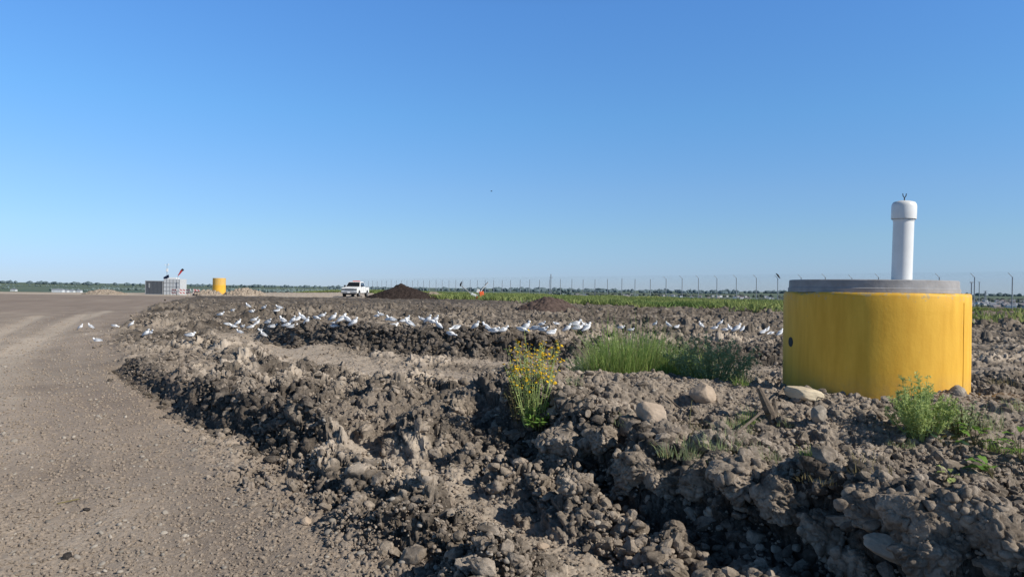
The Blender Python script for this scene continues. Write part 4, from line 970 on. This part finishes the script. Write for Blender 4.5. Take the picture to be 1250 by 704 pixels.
r0 = empty('weather_mast', (at(200.6, 350, Y).x-.03, Y+.75, gz+1.82)); mb = MB(); mb.tube([(0,0,0), (0,0,2.2)], .03, 8); mb.build('pole', M['galv'], r0)
mb = MB(); mb.box((-.02,0,2.0), (.5,.03,.03)); mb.tube([(.2,0,2.0), (.2,0,2.2)], .05, 8); mb.tube([(-.25,0,2.0), (-.25,0,2.1)], .04, 8); mb.build('wind_vane', M['white'], r0)
mb = MB(); mb.box((.04,-.06,1.35), (.24,.12,.42)); mb.build('sensor_box', M['white'], r0, bevel=.02); tag(r0, 'thin mast with white weather sensor above the grey container', 'mast')
r0 = empty('windsock', (at(215, 350, Y).x, Y+.5, top)); mb = MB(); mb.tube([(0,0,0), (0,0,.55)], .025, 8); mb.build('pole', M['galv'], r0)
mb = MB(); mb.tube([(0,0,.45), (.22,0,.72), (.42,0,1.05), (.58,0,1.2)], [.05,.10,.14,.16], 12, mi=0, cap=False); mb.build('sock', M['red'], r0, smooth=True)
mb = MB(); mb.tube([(.53,0,1.16), (.66,0,1.26)], [.165,.15], 12); mb.build('hoop', M['black'], r0); tag(r0, 'red windsock blowing up to the right above the white cabinet', 'windsock')
r0 = empty('fence_post', (at(220.5, 350, Y).x, Y-.3, gz)); mb = MB(); mb.tube([(0,0,0), (0,0,1.95)], .04, 8); mb.lathe([(.06,1.95),(.06,1.98)],8); tag(r0, 'thin grey post at the right corner of the white cabinet', 'post'); mb.build('shaft', M['galv'], r0)
def stripes():
    m, nt, bs = newmat('red white stripes'); L = nt.links.new; tc = N(nt, 'ShaderNodeTexCoord'); sp = N(nt, 'ShaderNodeSeparateXYZ'); L(tc.outputs['Object'], sp.inputs[0])
    a = N(nt, 'ShaderNodeMath', operation='ADD'); L(sp.outputs[0], a.inputs[0]); L(sp.outputs[2], a.inputs[1])
    f = N(nt, 'ShaderNodeMath', operation='PINGPONG'); f.inputs[1].default_value = .22; L(a.outputs[0], f.inputs[0])
    g = N(nt, 'ShaderNodeMath', operation='GREATER_THAN'); g.inputs[1].default_value = .11; L(f.outputs[0], g.inputs[0])
    c = mixc(nt, g.outputs[0], (.58,.52,.50), (.40,.08,.07)); L(c, bs.inputs['Base Color']); bs.inputs['Roughness'].default_value = .5; return m
M['stripe'] = stripes()
b0 = None
bl = ['leftmost, in front of the white cabinet', 'second from the left, at the cabinet corner', 'third from the left, beside the cabinet', 'rightmost, nearest the far yellow ring']
for i, px in enumerate((213, 222, 230.5, 239)):
    if b0 is None:
        b0 = empty('barricade'); r0 = b0
        for z in (.82, .38):
            mb = MB(); mb.box((0,-.08-.12*(1-z),z), (.86,.03,.26)); mb.build('striped_board', M['stripe'], b0)
        for s in (-1, 1):
            mb = MB(); mb.tube([(s*.36,0,1.0), (s*.36,-.22,0)], .02, 6); mb.tube([(s*.36,0,1.0), (s*.36,.28,0)], .02, 6); mb.build('leg', M['white'], b0)
    else: r0 = copy_tree(b0)
    x = at(px, 355, Y-2).x; r0.scale = (.85, .85, .8); r0.location = (x, Y-2, hz(x, Y-2)); r0.rotation_euler = (0, 0, (-.35, .3, -.5, .4)[i]); r0.rotation_euler[1] = (0, .06, -.05, .1)[i]
    tag(r0, f'red and white striped barricade, {bl[i]}', 'barricade', 'striped barricades')
# toppled orange and white marker with two leaning boards
Y = 84; x = at(584, 366, Y).x; g_ = hz(x, Y); r0 = empty('toppled_barricade', (x, Y, g_)); k_ = Y/F
mb = MB(); mb.tube([(-.55,0,.45), (-2.0,0,1.62)], .055, 6); mb.build('left_board', M['grey'], r0)
mb = MB(); mb.tube([(0,0,.5), (.4,0,1.2), (1.1,0,2.0)], .06, 6); mb.build('right_board', M['white'], r0)
mb = MB(); mb.box((.88,0,1.82), (.55,.08,.14), Euler((0, R(-48), 0)).to_matrix()); mb.build('dark_tip', M['darkgrey'], r0)
mb = MB(); mb.box((-.05,.1,1.0), (.34,.2,.42), Euler((0, .3, 0)).to_matrix()); mb.box((-.5,.05,.55), (.75,.3,.32), Euler((0, .35, 0)).to_matrix()); mb.box((.1,-.2,.2), (.3,.2,.3)); mb.build('white_panel', M['white'], r0, bevel=.04)
mb = MB(); mb.box((.35,0,.72), (.5,.24,.5), Euler((0, -.2, .2)).to_matrix()); mb.box((.55,-.1,.32), (.85,.3,.34), Euler((0, .1, 0)).to_matrix()); mb.box((-.1,-.1,.25), (.4,.25,.22), Euler((0, .5, 0)).to_matrix()); mb.build('orange_panel', M['orange'], r0, bevel=.05)
tag(r0, 'toppled orange and white marker with two leaning boards in front of the grass', 'barricade')
crow('crow', (x-2.0, Y, g_+1.62), R(60), 1.2, 'black bird perched on the tip of the toppled marker board', 1.1)
def flybird(px, py, Yd, span, label):
    p = at(px, py, Yd); r0 = empty('crow', p, .5); mb = MB(); mb.tube([(-.5,0,0),(-.2,0,0),(.2,0,.02),(.45,0,.03)], [.03,.13,.11,.02], 8); mb.build('body', M['crow'], r0, smooth=True)
    for s in (-1, 1): npmesh('wing', [(.18,s*.06,0),(-.2,s*.06,0),(-.2,s*span*.3,.25),(-.1,s*span*.5,.15),(.1,s*span*.3,.28)], [(0,1,2,3,4)], M['crow'], r0)
    tag(r0, label, 'black bird', 'dark birds')
flybird(600, 233.5, 300, 1.3, 'tiny dark bird flying high in the open sky')

# ------------------------------------------------------------------ distance: town, sheds, woods
def hazy(name, c, v=.1): return mat(name, c, .9, var=v, scale=.02)  # distance haze is put into the base colour
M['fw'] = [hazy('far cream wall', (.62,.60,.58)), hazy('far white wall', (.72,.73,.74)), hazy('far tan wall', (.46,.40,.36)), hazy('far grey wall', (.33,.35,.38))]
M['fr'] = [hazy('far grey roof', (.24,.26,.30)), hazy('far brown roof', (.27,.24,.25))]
hname = ['cream', 'white', 'tan', 'grey']; protos_h = {}
rg = random.Random(9)
def far_house(w, d, h_, wm, rm, name='far_house'):
    mb = MB(); mb.box((0,0,h_/2), (w,d,h_)); A = [(-w/2-.4,-d/2-.4,h_),(w/2+.4,-d/2-.4,h_),(w/2+.4,d/2+.4,h_),(-w/2-.4,d/2+.4,h_),(-w/2-.4,0,h_+d*.28),(w/2+.4,0,h_+d*.28)]
    mb.add(A, [(0,1,5,4),(2,3,4,5),(0,4,3),(1,2,5),(3,2,1,0)], 1)
    for x in (-w*.28, w*.1, w*.32): mb.box((x,-d/2,h_*.5), (1.6,.15,1.4), mi=2)
    return mb.build(name, [wm, rm, M['grey']])
def plain_z(x, y): return hz(x, y)
hits = []
for i in range(260):
    px = (rg.triangular(640, 1275, 1150), rg.uniform(640, 980), rg.uniform(1185, 1255))[i % 3]
    Yd = rg.uniform(1350, 4300) if px > 900 else rg.uniform(1700, 4800)
    hits.append((px, Yd))
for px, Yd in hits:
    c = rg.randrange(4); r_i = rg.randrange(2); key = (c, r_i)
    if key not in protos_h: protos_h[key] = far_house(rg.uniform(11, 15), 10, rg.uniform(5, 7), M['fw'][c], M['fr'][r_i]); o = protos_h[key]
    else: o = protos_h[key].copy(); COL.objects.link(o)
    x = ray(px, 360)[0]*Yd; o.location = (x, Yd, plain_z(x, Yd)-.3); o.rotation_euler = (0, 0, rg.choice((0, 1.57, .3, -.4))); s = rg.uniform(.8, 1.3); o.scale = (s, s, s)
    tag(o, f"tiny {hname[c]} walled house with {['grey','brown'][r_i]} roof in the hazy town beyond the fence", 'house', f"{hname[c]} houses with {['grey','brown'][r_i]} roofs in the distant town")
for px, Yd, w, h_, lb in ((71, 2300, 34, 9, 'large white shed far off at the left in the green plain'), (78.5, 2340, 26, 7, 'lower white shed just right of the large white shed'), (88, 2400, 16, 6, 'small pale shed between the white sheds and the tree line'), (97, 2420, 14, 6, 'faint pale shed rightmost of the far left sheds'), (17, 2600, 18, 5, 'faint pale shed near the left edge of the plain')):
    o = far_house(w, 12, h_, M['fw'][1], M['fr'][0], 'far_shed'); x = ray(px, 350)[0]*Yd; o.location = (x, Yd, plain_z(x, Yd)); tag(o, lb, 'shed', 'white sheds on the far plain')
def woods(name, rows, label, m, seed):
    rg = np.random.default_rng(seed); V0, Fc = ico(1); Vs = []; Fs = []; b = 0
    for (pa, Ya, pb_, Yb, n_, hh) in rows:
        hh *= .68 if 'far' in name else 1
        t = rg.uniform(0, 1, n_); px = pa+(pb_-pa)*t; Yd = (Ya+(Yb-Ya)*t)*rg.uniform(.97, 1.03, n_); x = np.array([ray(q, 350)[0] for q in px])*Yd; s = hh*rg.uniform(.5, 1.15, n_); z = height(x, Yd)
        P = V0[None]*(1+.35*rg.uniform(-1, 1, (n_, len(V0), 1)))*np.stack([s*rg.uniform(.6, 1.3, n_), s*.8, s*.75], 1)[:, None]+np.stack([x, Yd, z+s*.55], 1)[:, None]
        Vs.append(P.reshape(-1, 3)); Fs.append((Fc[None]+b+(np.arange(n_)*len(V0))[:, None, None]).reshape(-1, 3)); b += n_*len(V0)
    o = npmesh(name, np.vstack(Vs), np.vstack(Fs), m); tag(o, label, 'trees', kind='stuff')
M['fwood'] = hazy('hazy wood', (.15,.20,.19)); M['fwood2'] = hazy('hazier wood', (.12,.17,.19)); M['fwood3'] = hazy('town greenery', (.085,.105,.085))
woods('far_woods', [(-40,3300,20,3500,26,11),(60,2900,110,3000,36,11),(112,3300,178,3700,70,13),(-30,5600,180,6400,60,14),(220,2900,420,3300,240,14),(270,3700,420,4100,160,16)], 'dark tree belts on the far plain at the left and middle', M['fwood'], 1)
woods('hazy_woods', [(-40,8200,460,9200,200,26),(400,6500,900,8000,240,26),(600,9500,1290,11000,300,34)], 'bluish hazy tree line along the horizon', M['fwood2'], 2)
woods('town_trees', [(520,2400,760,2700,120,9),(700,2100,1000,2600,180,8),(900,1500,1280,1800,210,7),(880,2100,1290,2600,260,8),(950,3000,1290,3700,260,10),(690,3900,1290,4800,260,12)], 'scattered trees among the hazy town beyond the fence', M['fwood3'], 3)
# lone trees breaking the horizon above the grass strip
def tree(px, Yd, hh, label, seed):
    rg = np.random.default_rng(seed); x = ray(px, 355)[0]*Yd; z = hz(x, Yd); r0 = empty('far_tree', (x, Yd, z)); tag(r0, label, 'tree', 'far trees beyond the fence')
    mb = MB(); mb.tube([(0,0,0),(0.1,0,hh*.3),(-.1,0,hh*.7)], [hh*.05,hh*.035,hh*.01], 7); mb.build('trunk', M['wood'], r0)
    n_ = 900; d = rg.normal(0, 1, (n_, 3)); d /= np.linalg.norm(d, axis=1)[:, None]; rr = rg.uniform(.3, 1, n_)**.5; lob = 1+.3*np.sin(d[:,0]*5+seed)*np.cos(d[:,2]*4)
    C = d*(rr*lob)[:, None]*np.array([hh*.38, hh*.38, hh*.36])+np.array([0, 0, hh*.62]); A = rg.normal(0, hh*.035, (n_, 3)); B = rg.normal(0, hh*.035, (n_, 3)); V = np.stack([C-A, C+B, C+A, C-B], 1).reshape(-1, 3)
    npmesh('crown', V, np.arange(n_*4).reshape(-1, 4), M['fwood'], r0)
for px, Yd, hh, lb, sd in ((680, 900, 30, 'round dark tree breaking the horizon right of the tall pole', 1), (663, 950, 27, 'low dark tree just left of the tall pole', 2), (692, 1000, 28, 'dark tree a little right of the round one', 3), (648, 1000, 26, 'dark tree leftmost of those near the tall pole', 4)): tree(px, Yd, hh, lb, sd)
# lattice pylon on the far right
p = at(1203, 355, 1800); gz = hz(p.x, p.y); Hh = p.z-gz; r0 = empty('transmission_pylon', (p.x, p.y, gz)); mb = MB()
for sx in (-1, 1):
    for sy in (-1, 1): mb.tube([(sx*4,sy*4,0), (sx*1.2,sy*1.2,Hh*.6), (sx*.8,sy*.8,Hh)], .5, 5)
for i in range(8):
    t = i/8; a_ = 4-2.8*min(1, t/.6); b_ = 4-2.8*min(1, (t+.125)/.6); mb.tube([(-a_,-a_,Hh*t), (b_,-b_,Hh*(t+.125))], .3, 4); mb.tube([(a_,-a_,Hh*t), (-b_,-b_,Hh*(t+.125))], .3, 4)
mb.build('lattice_tower', M['galv'], r0); mb = MB()
for t in (.72, .86, .98): mb.box((0,0,Hh*t), (13*(1.2-t*.3),.6,.8))
mb.build('crossarm', M['galv'], r0); tag(r0, 'faint lattice power pylon on the horizon right of the yellow ring', 'pylon')

# ------------------------------------------------------------------ light, sky, camera
SUN_EL = R(35); SUN_AZ = R(118)          # azimuth measured from +Y (view direction) towards +X
sd = Vector((math.cos(SUN_EL)*math.sin(SUN_AZ), math.cos(SUN_EL)*math.cos(SUN_AZ), math.sin(SUN_EL)))
sl = bpy.data.lights.new('sun', 'SUN'); sl.energy = 5.0; sl.angle = R(.5); sl.color = (1, .94, .84)
so = bpy.data.objects.new('sun', sl); COL.objects.link(so); so.rotation_euler = sd.to_track_quat('Z', 'Y').to_euler(); so.location = (20, 5, 30)
w = bpy.data.worlds.new('World'); sc.world = w; w.use_nodes = True; nt = w.node_tree; bg = nt.nodes['Background']
sky = nt.nodes.new('ShaderNodeTexSky'); sky.sky_type = 'NISHITA'; sky.sun_disc = False; sky.sun_elevation = SUN_EL; sky.sun_rotation = SUN_AZ
sky.altitude = 300; sky.air_density = 1.0; sky.dust_density = .1; sky.ozone_density = 3.0
# clear prairie air: less red near the horizon, deeper blue higher up, unseen zenith dimmed to weaken the fill (colour by elevation only)
tc = nt.nodes.new('ShaderNodeTexCoord'); sp = nt.nodes.new('ShaderNodeSeparateXYZ'); nt.links.new(tc.outputs['Generated'], sp.inputs[0])
rp = nt.nodes.new('ShaderNodeValToRGB'); e = rp.color_ramp.elements
stops = [(0, (.46,.62,1.06)), (.02, (.48,.64,1.07)), (.069, (.59,.76,1.0)), (.129, (.66,.86,1.10)), (.223, (.655,1.02,1.29)), (.358, (.69,1.13,1.54)), (.48, (.34,.44,.48)), (1, (.12,.15,.17))]
while len(e) < len(stops): e.new(.5)
for el, (p_, c_) in zip(e, stops): el.position = p_; el.color = (*[v/1.6 for v in c_], 1)
nt.links.new(sp.outputs[2], rp.inputs[0])
vm = nt.nodes.new('ShaderNodeVectorMath'); vm.operation = 'MULTIPLY'; nt.links.new(sky.outputs[0], vm.inputs[0]); nt.links.new(rp.outputs[0], vm.inputs[1])
vs_ = nt.nodes.new('ShaderNodeVectorMath'); vs_.operation = 'SCALE'; vs_.inputs[3].default_value = 1.6; nt.links.new(vm.outputs[0], vs_.inputs[0])
nt.links.new(vs_.outputs[0], bg.inputs[0]); bg.inputs[1].default_value = .12
cam = bpy.data.cameras.new('camera'); cam.sensor_width = 36; cam.lens = 36*F/1250; cam.clip_start = .05; cam.clip_end = 60000
co = bpy.data.objects.new('camera', cam); COL.objects.link(co); co.location = (0, 0, EYE)
co.matrix_world = Matrix.Translation((0, 0, EYE)) @ Matrix.Rotation(R(90), 4, 'X') @ Matrix.Rotation(ROLL, 4, 'Z')
sc.camera = co
sc.view_settings.view_transform = 'Standard'; sc.view_settings.look = 'None'; sc.view_settings.exposure = 0
sc.cycles.max_bounces = 6; sc.cycles.transparent_max_bounces = 16
try: sc.cycles.use_denoising = True; sc.cycles.denoiser = 'OPENIMAGEDENOISE'
except Exception as e: print(e)
print("TOTAL", time.time()-_t)
